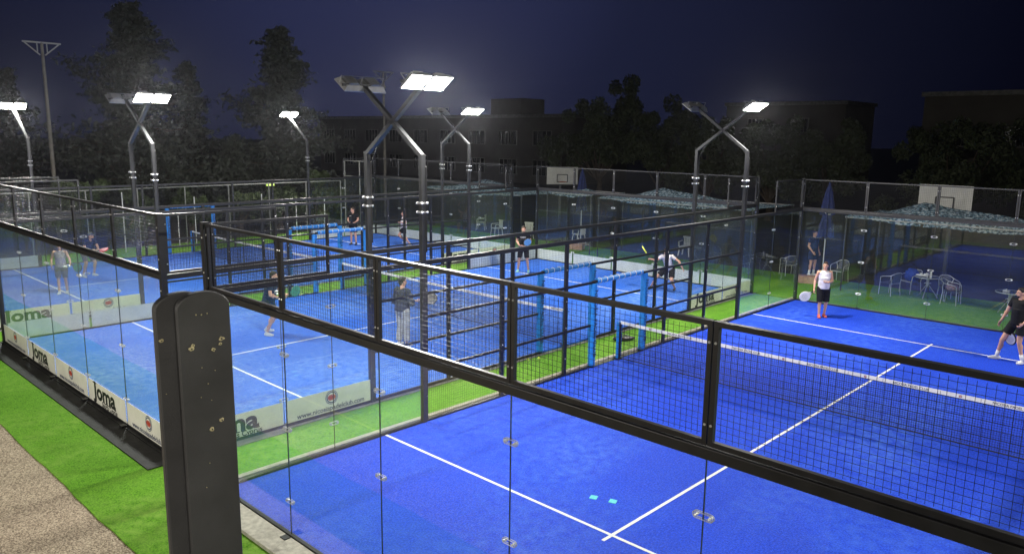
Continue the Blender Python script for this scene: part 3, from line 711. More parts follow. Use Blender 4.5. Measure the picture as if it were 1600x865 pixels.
HB = principled('hair_brown', (0.045, 0.022, 0.012), 0.6, noise=(40, 0.5)); HD = principled('hair_black', (0.012, 0.009, 0.008), 0.55, noise=(40, 0.4)); HL = principled('hair_chestnut', (0.12, 0.06, 0.03), 0.6, noise=(40, 0.4))
WHI = cloth('white', (0.72, 0.68, 0.72)); BLK = cloth('black', (0.014, 0.014, 0.016)); NAV = cloth('navy', (0.02, 0.03, 0.07)); CHA = cloth('charcoal', (0.055, 0.062, 0.068)); LGR = cloth('light_grey', (0.42, 0.42, 0.38))
PNK = cloth('coral', (0.75, 0.16, 0.13)); SHW = principled('shoe_white', (0.72, 0.72, 0.70), 0.6); SHM = principled('shoe_mint', (0.35, 0.68, 0.58), 0.6); TAU = cloth('taupe', (0.16, 0.14, 0.12)); FLO = principled('cloth_floral', (0.50, 0.45, 0.48), 0.9, noise=(30, 0.6, (0.06, 0.04, 0.06)))
RW = principled('racket_white', (0.62, 0.62, 0.61), 0.4); RB = principled('racket_black', (0.02, 0.02, 0.022), 0.35); RR = principled('racket_red', (0.70, 0.06, 0.06), 0.4); RG = principled('racket_green', (0.04, 0.22, 0.16), 0.4); RY = principled('racket_yellow', (0.70, 0.75, 0.06), 0.4); RBL = principled('racket_blue', (0.04, 0.16, 0.45), 0.4)

# woman on the near court
L1, f1 = (1.65, 18.1, 0), (0.62, -0.78)
person(L1, f1, 'woman in white sleeveless top, black capris and coral shoes holding a white racket',
       dict(elR=(0.25,-0.06,1.15), wrR=(0.29,0.03,0.90), elL=(-0.245,-0.01,1.15), wrL=(-0.06,0.19,1.13), handL=(1,0.25,0.0), look=(0.45,1,0), anR=(0.10,0.08,0.085), anL=(-0.09,-0.04,0.085), knR=(0.10,0.06,0.49)),
       WHI, BLK, PNK, HB, 0.97, leg=1.0, girth=1.12, vest=True, hairlong=0.04)
racket(hand_world((0.29,0.03,0.90), L1, f1, .97, (0.25,.3,-.9)), (-0.55,-0.30,-0.50), (0.85,-0.25,0.5), 'white padel racket hanging from the hand of the woman in coral shoes', RW, RW)
L2, f2 = (6.92, 16.75, 0), (-0.45, -0.9)
person(L2, f2, 'bearded man in black t-shirt and shorts with white shoes at the right edge',
       dict(elR=(0.30,-0.02,1.16), wrR=(0.34,0.10,0.92), anR=(0.34,0.10,0.085), knR=(0.24,0.12,0.48), anL=(-0.17,-0.05,0.085), elL=(-0.26,-.08,1.16), wrL=(-0.2,0.10,0.97), look=(0.7,1,0), chest=(0.0,0.02,1.27), toeR=(0.7,1,0)),
       BLK, BLK, SHW, HD, 1.06, leg=0.60, socks=SHW, beard=True)
racket(Vector((6.92,16.75,0))+Vector((-0.16,-0.02,0.86)), (0.15,0.1,-1), (-0.4,-0.9,0.1), 'white and black racket held low by the man at the right edge', RW, RB)
L3, f3 = (-1.58, 25.0, 0), (0.9, -0.3)
person(L3, f3, 'bystander in dark polo and shorts standing beyond the glass beside the closed umbrella', dict(wrR=(0.22,0.16,0.95), look=(-0.2,1,-.1)), NAV, NAV, SHW, HB, 1.03, leg=0.7, girth=1.05, socks=SHW)
L6, f6 = (-9.72, 17.1, 0), (0.55, -0.83)
person(L6, f6, 'man in black t-shirt with white lettering, black shorts and mint shoes',
       dict(elR=(0.27,-0.03,1.18), wrR=(0.12,0.20,1.03), elL=(-0.27,-0.03,1.18), wrL=(-0.10,0.22,1.02), handR=(-.6,1,0), handL=(.6,1,0), anR=(0.20,0.03,0.085), anL=(-0.20,0,0.085), knR=(.15,.05,.49), knL=(-.15,.05,.49)), BLK, BLK, SHM, HB, 1.04, leg=0.85, girth=1.08, printed='KOMBAT', beard=True)
racket(Vector(L6)+Vector((0.13,-0.24,1.02)), (0.25,0.35,0.35), (0.5,-0.8,0.4), 'black and blue racket held in front by the man in mint shoes', RBL, RB)
L7, f7 = (-3.7, 18.05, 0), (0.25, -0.97)
person(L7, f7, 'man in white t-shirt and black shorts lunging after a ball in the distance',
       dict(pel=(0,-0.02,0.82), chest=(0.04,0.14,1.12), neck=(0.05,0.2,1.30), head=(0.05,0.26,1.44), shR=(0.22,0.16,1.24), shL=(-0.13,0.18,1.26), elR=(0.40,0.25,1.08), wrR=(0.50,0.42,1.14), elL=(-0.36,0.16,1.12), wrL=(-0.52,0.22,0.92),
            hipR=(0.095,-.02,0.80), hipL=(-0.095,-.02,0.80), knR=(0.38,0.16,0.50), anR=(0.62,0.02,0.12), knL=(-0.16,0.22,0.44), anL=(-0.20,-0.08,0.14), look=(0.2,1,-.1)), WHI, BLK, RB, HB, 1.0, leg=0.75)
racket(Vector(L7)+Vector((-0.62,-0.36,1.16)), (-0.45,-0.15,0.72), (0.85,0.53,0.1), 'yellow racket raised by the lunging man in white', RY, RY)
L8, f8 = (-4.42, 6.95, 0), (-0.10, 1)
person(L8, f8, 'man in charcoal shirt and pale grey trousers seen from behind through the mesh',
       dict(elR=(0.27,0.02,1.17), wrR=(0.22,0.26,1.14), handR=(-.2,1,-.2), elL=(-0.25,0.0,1.16), wrL=(-0.10,0.24,1.05), look=(0.35,1,0), anR=(0.11,0.02,0.085)), CHA, LGR, SHW, HD, 1.02, leg=1.85, girth=1.18, sleeve=1.45)
racket(Vector(L8)+Vector((0.26,0.34,1.13)), (0.5,0.7,0.25), (1,0,0.3), 'grey racket held by the man in the charcoal shirt', PLATE, RB)
L9, f9 = (-7.8, 5.15, 0), (0.9, 0.6)
person(L9, f9, 'player in dark shorts mostly hidden behind the dark beams of the front fences',
       dict(pel=(0,0,0.86), knR=(0.15,0.18,0.48), anR=(0.18,0.02,0.085), knL=(-0.12,0.14,0.47), anL=(-0.18,-0.16,0.10), chest=(0,.1,1.2), neck=(0,.15,1.38), head=(0,.18,1.53), shR=(.18,.13,1.32), shL=(-.18,.13,1.32), elR=(.26,.2,1.08), wrR=(.18,.42,1.02), elL=(-.25,.2,1.1), wrL=(-.1,.42,1.05), hipR=(.095,0,.84), hipL=(-.095,0,.84)), NAV, BLK, SHW, HD, 1.03, leg=0.8, girth=1.05)
racket(Vector(L9)+Vector((0.30,0.42,1.08)), (0.8,0.2,0.3), (0.3,-0.8,0.3), 'green racket of the player hidden behind the front beams', RG, RG)
L10, f10 = (-17.1, 2.95, 0), (0.70, -0.35)
person(L10, f10, 'woman in patterned top and taupe shorts with white shoes in the leftmost court',
       dict(elL=(-0.28,0.05,1.18), wrL=(-0.34,0.30,1.08), elR=(0.27,-0.05,1.18), wrR=(0.25,0.10,0.98), anR=(0.10,0.06,0.085)), FLO, TAU, SHW, HL, 0.97, leg=0.85, girth=1.05, vest=True, hairlong=0.1)
racket(hand_world((-0.34,0.30,1.08), L10, f10, .97, (-.2,1,-.3)), (0.85,0.45,-0.35), (0.5,-0.9,0.2), 'dark green racket held out by the woman in taupe shorts', RG, RB)
L11, f11 = (-19.75, 4.6, 0), (0.95, 0.3)
person(L11, f11, 'man in grey cap and navy t-shirt leaning forward with a red racket',
       dict(pel=(0,-0.08,0.86), chest=(0,0.10,1.15), neck=(0,0.20,1.31), head=(0,0.28,1.43), shR=(.18,.17,1.27), shL=(-.18,.17,1.27), elR=(.25,.22,1.02), wrR=(.12,.46,.98), elL=(-.25,.22,1.02), wrL=(-.08,.46,.98), hipR=(.095,-.06,.84), hipL=(-.095,-.06,.84), knR=(.17,.14,.48), knL=(-.17,.14,.48), anR=(.2,-.02,.085), anL=(-.2,-.02,.085)),
       NAV, TAU, SHW, HD, 1.06, leg=0.8, cap=cloth('grey_cap', (0.16,0.17,0.17)), beard=True)
racket(Vector(L11)+Vector((0.55,0.2,1.04)), (0.9,0.3,0.02), (0.1,-0.4,0.9), 'bright red racket held flat by the man in the cap', RR, RR)
L12, f12 = (-20.4, 16.6, 0), (0.5, -0.8)
person(L12, f12, 'man in black t-shirt and shorts waiting in the farthest court', dict(elR=(.26,.0,1.17), wrR=(.12,.22,1.10), elL=(-.26,.0,1.17), wrL=(-.14,.2,1.06), look=(0.7,1,0)), BLK, BLK, RB, HB, 1.03, leg=0.75)
L13, f13 = (-18.3, 18.0, 0), (-0.6, -0.8)
person(L13, f13, 'woman in white top and dark shorts running in the farthest court',
       dict(knR=(.12,.25,.55), anR=(.14,-.08,.24), knL=(-.11,-.02,.5), anL=(-.12,-.28,.16), elR=(.26,-.1,1.2), wrR=(.2,.12,1.16), elL=(-.25,-.08,1.2), wrL=(-.2,.14,1.2)), WHI, BLK, SHW, HL, 0.97, leg=0.6, vest=True, hairlong=0.12)
racket(Vector(L12)+Vector((0.10,-0.28,1.14)), (0.5,-0.2,0.35), (0.3,-0.8,0.2), 'dark racket of the waiting man in the farthest court', RB, RB)

# ------------------------------------------------------------------ balls, bag, painted reflections
BALL = principled('tennis_ball', (0.62, 0.75, 0.08), 0.9, noise=(60, 0.15))
def ball(x, y, label, z0=-0.03):
    m = MB(); m.ell((0,0,0.033), (0.033,)*3, nu=16, nv=10); o = m.build('tennis_ball', BALL, smooth=True); o.location = (x, y, z0)
    m = MB(); pts = []
    for k in range(32):
        a = 2*PI*k/32; p = Vector((math.cos(a), math.sin(a)*0.9, 0.45*math.sin(2*a))); p.normalize(); pts.append(p*0.0332+Vector((0,0,0.033)))
    m.tube(pts, 0.0012, 4, closed=True); m.build('seam', INKW, o); tag(o, label, 'ball')
ball(-1.42, 8.36, 'yellow ball on the green strip, left of the two lying together'); ball(-1.30, 8.62, 'yellow ball on the green strip, right of the two lying together')
ball(-1.0, 14.9, 'lone yellow ball on the green strip beyond the padded doorway'); ball(-19.3, 10.4, 'small ball on the floor of the leftmost court', 0.0)
m = MB(); m.ell((0,0,0.055), (0.32,0.13,0.06), nu=18, nv=10); bg_ = m.build('racket_bag', BLACK, smooth=True); bg_.location = (-0.95, 11.6, -0.03); bg_.rotation_euler = (0,0,1.0)
tag(bg_, 'black racket bag lying on the green strip near the padded doorway', 'bag')
m = MB(); m.tube([(-0.16,0.0,0.105),(-0.1,0.02,0.14),(0.1,0.02,0.14),(0.16,0,0.105)], 0.012, 6); m.build('handle', GALV, bg_)
TQ = principled('turquoise_reflection', (0.10, 0.55, 0.62), 0.6)  # small flat boxes painting a glass reflection onto the court floor
for (x, y, lb) in ((4.14, 3.76, 'left turquoise reflection painted as a patch on the blue floor near the centre line'), (4.42, 3.86, 'right turquoise reflection painted as a patch on the blue floor near the centre line')):
    m = MB(); m.box(-0.055, 0.055, -0.06, 0.06, 0.0, 0.004); o = m.build('reflection_patch', TQ); o.location = (x, y, 0.001); o.rotation_euler = (0,0,0.35); tag(o, lb, 'patch', None, 'thing')

# ------------------------------------------------------------------ garden furniture beyond the far walls
ALU = principled('aluminium_tube', (0.60, 0.60, 0.58), 0.35, metal=0.5); SLAT = principled('woven_seat', (0.09, 0.10, 0.12), 0.6, noise=(30, 0.4)); STRP = principled('towel_stripes', (0.42, 0.25, 0.22), 0.8, noise=(14, 0.6, (0.08,0.07,0.08)))
def chair(label):
    t = thing('garden_chair', label, 'chair', (0,0,0), group='metal garden chairs beyond the glass wall')
    m = MB()
    for s in (-1, 1):
        m = MB(); m.tube([(s*0.25,0.24,0.0),(s*0.25,0.22,0.40),(s*0.265,0.20,0.62),(s*0.27,0.10,0.66),(s*0.26,-0.18,0.70),(s*0.17,-0.28,0.78)], 0.012, 8); m.build('arm_tube', ALU, t)
        m = MB(); m.tube([(s*0.24,-0.24,0.0),(s*0.22,-0.20,0.42),(s*0.22,-0.22,0.55),(s*0.25,-0.2,0.69)], 0.012, 8); m.build('leg', ALU, t)
    m = MB(); m.tube([(-0.17,-0.28,0.78),(-0.08,-0.31,0.81),(0.08,-0.31,0.81),(0.17,-0.28,0.78)], 0.012, 8); m.tube([(-.22,-.2,.42),(.22,-.2,.42)], 0.011, 8); m.tube([(-.25,.22,.42),(.25,.22,.42)], 0.011, 8); m.build('back_rail', ALU, t)
    m = MB(); m.box(-0.23,0.23,-0.20,0.22,0.425,0.440); m.build('seat', SLAT, t)
    m = MB()
    P = [(-.21,-.215,.46),(.21,-.215,.46),(.17,-.285,.775),(.08,-.315,.80),(-.08,-.315,.80),(-.17,-.285,.775)]
    m.poly(P+[(p[0],p[1]+.012,p[2]) for p in P], [(5,4,3,2,1,0),(6,7,8,9,10,11)]+[(i,(i+1)%6,(i+1)%6+6,i+6) for i in range(6)]); m.build('backrest', SLAT, t)
    return t
ch0 = chair('x'); sp = [((1.85,23.45), 1.2, 'metal garden chair at the far left of the glass wall table'), ((2.25,24.35), 2.6, 'metal chair covered by a dark blue jacket behind the table'),
    ((3.55,23.95), -2.4, 'metal garden chair right of the table, set farther back'), ((3.80,23.35), -1.6, 'metal chair right of the table draped with a striped towel'), ((-2.35,24.6), 0.9, 'metal chair with bags beside the bystander in the dark polo'), ((-0.35,24.6), 3.0, 'metal chair beside the navy closed umbrella')]
for i, ((x, y), rz, lb) in enumerate(sp):
    o = ch0 if i == 0 else copy_tree(ch0); o.location = (x, y, -0.03); o.rotation_euler = (0,0,rz); o['label'] = lb
def drape(name, x, y, z, r, mat, label, cat, seed):
    rr = random.Random(seed); m = MB(); m.ell((0,0,0), r, nu=18, nv=12); m.v = [(a*(1+rr.uniform(-.18,.18)), b*(1+rr.uniform(-.18,.18)), c*(1+rr.uniform(-.15,.15))) for a, b, c in m.v]
    o = m.build(name, mat, smooth=True); o.location = (x, y, z); return tag(o, label, cat)
drape('jacket', 2.27, 24.33, 0.62, (0.24,0.24,0.22), cloth('royal_blue', (0.02,0.05,0.30)), 'dark blue jacket heaped on the chair behind the table', 'jacket', 3)
drape('towel', 3.80, 23.35, 0.52, (0.21,0.21,0.12), STRP, 'striped towel heaped on the right hand metal chair', 'towel', 4)
drape('sports_bag', -2.30, 24.6, 0.55, (0.26,0.17,0.17), TAU, 'grey bag on the chair beside the bystander', 'bag', 5)
GTOP = principled('glass_table_top', (0.10, 0.13, 0.14), 0.08, spec=0.8)
def table(x, y, label):
    t = thing('garden_table', label, 'table', (x, y, -0.03)); m = MB(); m.tube([(0,0,0.715),(0,0,0.725)], 0.39, 28); m.build('table_top', GTOP, t)
    m = MB(); m.tube([(0.40*math.cos(a),0.40*math.sin(a),0.72) for a in [2*PI*j/32 for j in range(32)]], 0.013, 6, closed=True); m.build('rim', ALU, t)
    m = MB(); m.tube([(0,0,0.38),(0,0,0.71)], 0.03, 8); m.box(-.09,.09,-.09,.09,.50,.515); m.build('column', ALU, t)
    for k in range(3):
        a = 0.5+2*PI*k/3; m = MB(); m.tube([(0.05*math.cos(a),0.05*math.sin(a),0.70),(0.04*math.cos(a),.04*math.sin(a),0.45),(0.36*math.cos(a),0.36*math.sin(a),0.01)], 0.013, 8); m.build('leg', ALU, t)
    return t
table(2.92, 23.85, 'round garden table with shoes and bottles between the metal chairs'); table(5.55, 22.85, 'round garden table behind the bearded man at the right edge')
m = MB(); m.tube([(0,0,0),(0,0,.15),(0,0,.19),(0,0,.22)], [.04,.04,.018,.018], 12); bt = m.build('bottle', RW, smooth=False); bt.location = (3.02,23.75,0.70); tag(bt, 'white drink bottle standing on the garden table, the taller one', 'bottle')
m = MB(); m.tube([(0,0,.22),(0,0,.245)], .02, 10); m.build('lid', INK, bt)
m = MB(); m.tube([(0,0,0),(0,0,.12),(0,0,.14)], [.035,.042,.042], 12); bt = m.build('paper_cup', RW); bt.location = (2.90,23.78,0.70); tag(bt, 'white cup beside the drink bottle on the table', 'cup'); m = MB(); m.tube([(0,0,.14),(0,0,.15)], .044, 12); m.build('lid', INK, bt)
for dx, lb in ((0, 'white sports shoe lying on the garden table, nearer the edge'), (0.12, 'white sports shoe lying on the garden table, nearer the cup')):
    m = MB(); m.ell((0,0,.035), (.045,.13,.035)); m.ell((0,-.07,.07), (.04,.055,.05)); o = m.build('shoe', RW, smooth=True); o.location = (2.66+dx,23.75,0.70); o.rotation_euler = (0,0,1.2); tag(o, lb, 'shoe'); m = MB(); m.ell((0,0,.006), (.05,.14,.012)); m.build('sole', INK, o)
m = MB(); m.box(-.09,.09,-.06,.06,0,.06); bx = m.build('tissue_box', RW, bevel=0.01); bx.location = (5.45,22.8,0.70); tag(bx, 'small white box on the table behind the bearded man', 'box'); m = MB(); m.ell((0,0,.065), (.035,.02,.02)); m.build('tissue', INKW, bx)

PLA = principled('white_plastic', (0.55, 0.55, 0.50), 0.5)
def pchair(label):
    t = thing('plastic_chair', label, 'chair', (0,0,0), group='white plastic chairs beyond the distant glass walls')
    for sx in (-1, 1):
        for sy_ in (-1, 1): m = MB(); m.bar((sx*.21,sy_*.20,.42),(sx*.26,sy_*.25,0), .05, .03); m.build('leg', PLA, t)
        m = MB(); m.bar((sx*.27,-.22,.66),(sx*.27,.2,.64), .05, .03); m.bar((sx*.27,.19,.625),(sx*.25,.21,.43), .04, .03); m.build('armrest', PLA, t)
    m = MB(); m.box(-.24,.24,-.22,.23,.42,.45); m.build('seat', PLA, t, bevel=.01)
    m = MB()
    for k in range(6): m.box(-.22+k*.075,-.165+k*.075,-.255,-.235,.455,.80)
    m.box(-.24,.24,-.262,-.228,.802,.87); m.build('backrest', PLA, t); return t
pc0 = pchair('x')
for i, (x, y, rz, lb) in enumerate(((-18.31,24.25,2.8,'white plastic chair seen through glass, largest of the distant ones'), (-20.9,25.6,2.2,'white plastic chair, small and farther back left of the largest'), (-16.4,24.6,3.6,'white plastic chair just left of the man with mint shoes'), (-7.8,25.9,3.3,'white plastic chair seen over the lunging man'), (-13.8,25.6,2.8,'white plastic chair right of the man with mint shoes'))):
    o = pc0 if i == 0 else copy_tree(pc0); o.location = (x, y, -0.03); o.rotation_euler = (0,0,rz); o['label'] = lb

UMBC = cloth('umbrella_navy', (0.02, 0.032, 0.12))
def umbrella(x, y, label, h=3.75, slab=None):
    t = thing('closed_umbrella', label, 'umbrella', (x, y, -0.03)); m = MB(); m.tube([(0,0,0),(0,0,h)], 0.024, 8); m.build('pole', ALU, t)
    m = MB(); n = 16; prof = [(h, .03), (h-.25, .10), (h-.7, .17), (h-1.1, .22), (h-1.15, .13), (h-1.5, .20), (h-2.0, .24)]; base = 0
    P = []
    for z, r in prof:
        for k in range(n): rr = r*(1.25 if k % 2 else 0.8); a = 2*PI*k/n; P.append((rr*math.cos(a), rr*math.sin(a), z-(0.08 if k % 2 else 0)))
    m.poly(P, [(i*n+k, i*n+(k+1) % n, (i+1)*n+(k+1) % n, (i+1)*n+k) for i in range(len(prof)-1) for k in range(n)]+[tuple(range(n))])
    m.build('canopy', UMBC, t); m = MB(); m.tube([(.25*math.cos(a)*.72,.25*math.sin(a)*.72,h-1.12+.05*math.sin(2*a)) for a in [2*PI*j/24 for j in range(24)]], .014, 5, closed=True); m.build('strap', INKW, t)
    m = MB(); m.box(-.35,.35,-.35,.35,0,.09); m.build('base', CONC, t, bevel=.02); return t
umbrella(-0.76, 24.0, 'tall closed navy umbrella with white strap beyond the nearest glass wall'); umbrella(-13.2, 25.0, 'closed navy umbrella beside the distant basketball board')
SLABM = principled('pink_terracotta_block', (0.42, 0.24, 0.18), 0.85, noise=(9, 0.3), bump=(30, 0.4))
for x, y, lb in ((-1.15, 23.45, 'low terracotta block on the turf at the feet of the bystander'), (-12.4, 23.7, 'low terracotta block with white pin beyond the middle court wall')):
    m = MB(); m.box(-.36,.36,-.20,.20,0,.28); o = m.build('terracotta_block', SLABM, bevel=.02); o.location = (x, y, -.03); o.rotation_euler = (0,0,.3); tag(o, lb, 'block')
    m = MB(); m.tube([(0.1,0,.28),(0.1,0,.55)], .03, 8); m.build('pin', RW, o) if x < -5 else None

# camouflage shade nets
CAM_ = principled('camouflage_net', (0.42, 0.62, 0.66), 0.8); nc = CAM_.node_tree; bc = nc.nodes['Principled BSDF']; tcc = nc.nodes.new('ShaderNodeTexCoord')
v1 = nc.nodes.new('ShaderNodeTexNoise'); v1.inputs['Scale'].default_value = 11; v1.inputs['Detail'].default_value = 3; nc.links.new(tcc.outputs['Object'], v1.inputs['Vector'])
r1 = nc.nodes.new('ShaderNodeValToRGB'); r1.color_ramp.interpolation = 'CONSTANT'; r1.color_ramp.elements[0].color = (0.03,0.05,0.07,1); r1.color_ramp.elements[1].position = 0.46; r1.color_ramp.elements[1].color = (0.10,0.20,0.27,1)
e_ = r1.color_ramp.elements.new(0.55); e_.color = (0.38,0.45,0.50,1); nc.links.new(v1.outputs[0], r1.inputs[0]); nc.links.new(r1.outputs[0], bc.inputs['Base Color'])
def canopy(x0, x1, y0, y1, ze, zp, px, label, seed):
    t = thing('shade_canopy', label, 'shade net', ((x0+x1)/2, (y0+y1)/2, 0)); rr = random.Random(seed); m = MB(); nx, ny = 90, 40; cx_, cy_ = (x0+x1)/2, (y0+y1)/2
    P = []
    for j in range(ny+1):
        for i in range(nx+1):
            u = i/nx; v = j/ny; fx = 1-abs(u-px)/(px if u < px else 1-px); fy = 1-abs(v-.5)*2
            z = ze+(zp-ze)*(max(0, fx)**1.5)*(fy**0.6) - 0.16*math.sin(PI*u)*(1-fy) + rr.uniform(-.014,.014) + .02*math.sin(u*19+v*7); P.append((x0-cx_+u*(x1-x0), y0-cy_+v*(y1-y0), z))
    F = []
    for j in range(ny):
        for i in range(nx):
            if rr.random() < 0.965: F.append((j*(nx+1)+i, j*(nx+1)+i+1, (j+1)*(nx+1)+i+1, (j+1)*(nx+1)+i))
    m.poly(P, F); o = m.build('net_cloth', CAM_, t); sol = o.modifiers.new('s', 'SOLIDIFY'); sol.thickness = 0.01
    m = MB()
    for xx in (x0-cx_+.05, x1-cx_-.05):
        for yy in (y0-cy_+.05, y1-cy_-.05): m = MB(); m.tube([(xx,yy,-.05),(xx,yy,ze+.02)], .03, 8); m.build('post', DARKM, t)
    m = MB(); m.tube([(px*(x1-x0)+x0-cx_,0,ze-.1),(px*(x1-x0)+x0-cx_,0,zp-.03)], .025, 8); m.build('prop', DARKM, t)
    for yy in (y0-cy_+.05, y1-cy_-.05): m = MB(); m.tube([(x0-cx_,yy,ze-.03),(x1-cx_,yy,ze-.03)], .022, 8); m.build('edge_pole', GALV, t)
canopy(-10.4, -3.0, 22.6, 26.2, 2.62, 3.10, 0.30, 'camouflage shade net with low peak beyond the middle court', 1)
canopy(0.3, 8.2, 22.9, 26.4, 2.62, 3.15, 0.26, 'camouflage shade net over the garden table and chairs', 2)
canopy(-22.5, -15.0, 22.6, 26.2, 2.42, 2.95, 0.42, 'camouflage shade net beyond the farthest court', 3)
canopy(-13.6, -10.9, 22.8, 25.4, 2.68, 2.82, 0.5, 'small flat camouflage shade net in front of the distant basketball board', 4)

def backboard(loc, rz, label, arm=1.0):
    t = thing('basketball_board', label, 'basketball board', loc, rz); m = MB(); m.box(-.9,.9,-.02,.02,2.70,3.70); m.build('board', principled('board_panel', (0.48,0.48,0.46), .5, noise=(3,.15)), t)
    m = MB()
    for a, b in (((-.3,2.84),(.3,2.84)),((-.3,3.26),(.3,3.26)),((-.3,2.84),(-.3,3.26)),((.3,2.84),(.3,3.26))): m.bar((a[0],-.024,a[1]),(b[0],-.024,b[1]), .045, .045)
    m.build('target_frame', INK, t)
    m = MB(); m.tube([(.225*math.cos(a),-.27+.225*math.sin(a),2.86) for a in [2*PI*j/24 for j in range(24)]], .010, 6, closed=True); m.build('hoop', principled('hoop_orange', (.45,.10,.03), .5), t)
    m = MB(); m.bar((0,.05,3.1),(0,arm,2.9), .08, .08); m.bar((0,arm,-.05),(0,arm,2.95), .12, .12); m.build('stand', DARKM, t)
backboard((2.37, 26.9, -.03), 0.0, 'white basketball board with black square, the larger one at right'); backboard((-18.6, 29.9, -.2), 0.82, 'white basketball board with black square, the smaller one near the photo centre')

# ------------------------------------------------------------------ perimeter fence, hedge, stakes, poles
CHN = principled('fence_tube', (0.26,0.26,0.25), .5, metal=.3)
t = thing('perimeter_fence', 'grey tube and mesh fence along the left edge with dark planting behind', 'fence', (-26, 0, 0))
ys = [-2+2.17*k for k in range(11)]
for k, y in enumerate(ys): m = MB(); m.tube([(0,y,-.08),(0,y,2.68)], .03, 8); m.build('fence_post', CHN, t)
m = MB(); m.tube([(0,ys[0],2.68),(0,ys[-1],2.68)], .026, 8); m.build('top_tube', CHN, t)
m = MB(); wires(m, (0.02,ys[0],0.0), (0,1,0), (0,0,1), ys[-1]-ys[0], 2.66, 0.11, 0.0025); m.build('chain_link', WIRE, t)
t = thing('perimeter_fence', 'tall mesh fence section continuing the far wall to the left', 'fence', (-26, 20, 0))
for x in (0, 1.4): m = MB(); m.tube([(x,0,-.08),(x,0,3.78)], .03, 8); m.build('fence_post', CHN, t)
m = MB(); m.tube([(0,0,3.78),(2.75,0,3.78)], .026, 8); m.tube([(0,0,2.95),(2.75,0,2.95)], .024, 8); m.build('top_tube', CHN, t)
m = MB(); wires(m, (0,0.02,0), (1,0,0), (0,0,1), 2.75, 3.75, 0.08, 0.0025); m.build('chain_link', WIRE, t)
for i, (y, h) in enumerate(((7.82,2.63),(11.0,2.28),(10.2,1.47),(14.4,2.25),(16.3,1.9),(18.0,1.85))):
    m = MB(); m.tube([(0,0,-.05),(0,0,h-.03),(0,0,h)], [.022,.022,.008], 8); o = m.build('white_stake', RW); o.location = (-25, y, 0)
    tag(o, 'thin white stake standing among the planting beyond the leftmost court', 'stake', 'white stakes beyond the leftmost court'); m = MB(); m.tube([(0,0,h*.6),(0,0,h*.6+.04)], .03, 8); m.build('clip', INK, o)
t = thing('sign_lamp', 'small yellow green lamp on a post at the left fence', 'lamp', (-26.15, 15.54, 0)); m = MB(); m.tube([(0,0,-.05),(0,0,2.55)], .025, 8); m.build('pole', DARKM, t)
m = MB(); m.box(-.06,.06,-.20,.20,2.55,2.65); m.build('lamp_body', principled('lamp_green', (.5,.6,.2), .5, emis=((.65,.9,.15), 1.2)), t)
def tpole(x, y, h, label):
    t = thing('lattice_pole', label, 'pole', (x, y, 0)); m = MB(); m.tube([(0,0,-.1),(0,0,h)], [.11,.065], 12); m.build('pole', principled('weathered_pole', (.20,.18,.155), .7, noise=(3,.3)), t)
    m = MB(); m.bar((0,-.78,h),(0,.78,h), .07, .07); m.build('crossarm', CHN, t)
    for s in (-1, 1): m = MB(); m.bar((0,s*.7,h-.03),(0,s*.1,h-.55), .05, .05); m.bar((0,s*.2,h-.04),(0,s*.2,h-.42), .04, .04); m.build('brace', CHN, t)
tpole(-30, 6.66, 9.12, 'tall bare pole with triangular braced crossarm at the top left'); tpole(-30.3, 26.0, 9.1, 'dim bare pole with braced crossarm behind the foreground masts')
t = thing('street_lamp', 'tiny warm street lamp glowing between the trees at right', 'street lamp', (-20.4, 49.5, 0)); m = MB(); m.tube([(0,0,-.1),(0,0,4.3),(.4,-.2,4.5)], [.07,.05,.04], 8); m.build('pole', DARKM, t)
m = MB(); m.ell((.42,-.21,4.44), (.16,.12,.09)); m.build('lamp_globe', principled('warm_globe', (.9,.6,.3), .5, emis=((1,.55,.22), 9.0)), t)

# ------------------------------------------------------------------ trees
BARK = principled('bark', (0.10, 0.075, 0.055), 0.9, noise=(5,.4), bump=(12,.6))
LEAF1 = principled('conifer_needles', (0.070, 0.080, 0.062), 0.7, noise=(1.2,.45)); LEAF2 = principled('broad_leaves', (0.070, 0.090, 0.040), 0.7, noise=(1.0,.5)); LEAF3 = principled('shrub_leaves', (0.08, 0.11, 0.045), 0.7, noise=(1.5,.5))
def leafquad(m, p, s, rr):
    a = Vector((rr.gauss(0,1), rr.gauss(0,1), rr.gauss(0,1))).normalized(); b = a.orthogonal().normalized(); b = Matrix.Rotation(rr.uniform(0,6.28), 3, a)@b; c = a.cross(b)
    m.poly([p+b*s, p+c*s*.45, p-b*s, p-c*s*.45], [(0,1,2,3)])
def conifer(x, y, h, R0, label, seed, nb=120):
    rr = random.Random(seed); t = thing('conifer_tree', label, 'tree', (x, y, -0.09)); m = MB(); m.tube([(0,0,0),(0.1,0.05,h*.5),(0,0,h*.97)], [.32,.17,.03], 9)
    f = MB()
    for k in range(nb):
        u = (k+rr.random())/nb; z0 = h*(0.06+0.92*u); a = k*2.399+rr.uniform(-.4,.4); env = (1-u)**0.85*(0.62+0.38*math.sin(u*17+seed+1.7*math.sin(a)))+.06
        L = R0*env*rr.uniform(.55,1.12)+.15; d = Vector((math.cos(a), math.sin(a), rr.uniform(-.05,.28)))
        tip = Vector((0,0,z0))+d*L; m.tube([(0,0,z0-.1), Vector((0,0,z0))+d*L*.5+Vector((0,0,-.03*L)), tip], [.05*(1-u)+.015,.03*(1-u)+.01,.006], 4, cap=False)
        for q in range(int(26+42*L)):
            s = rr.random()**0.7; p = Vector((0,0,z0))+d*L*s; sp = 0.12+0.20*L*(1-abs(s-.55)); p += Vector((rr.gauss(0,sp*.8), rr.gauss(0,sp*.8), rr.gauss(0,sp*.34)-.10*s*L*rr.random()))
            leafquad(f, p, rr.uniform(.09,.22), rr)
    m.build('trunk', BARK, t); f.build('crown', LEAF1, t)
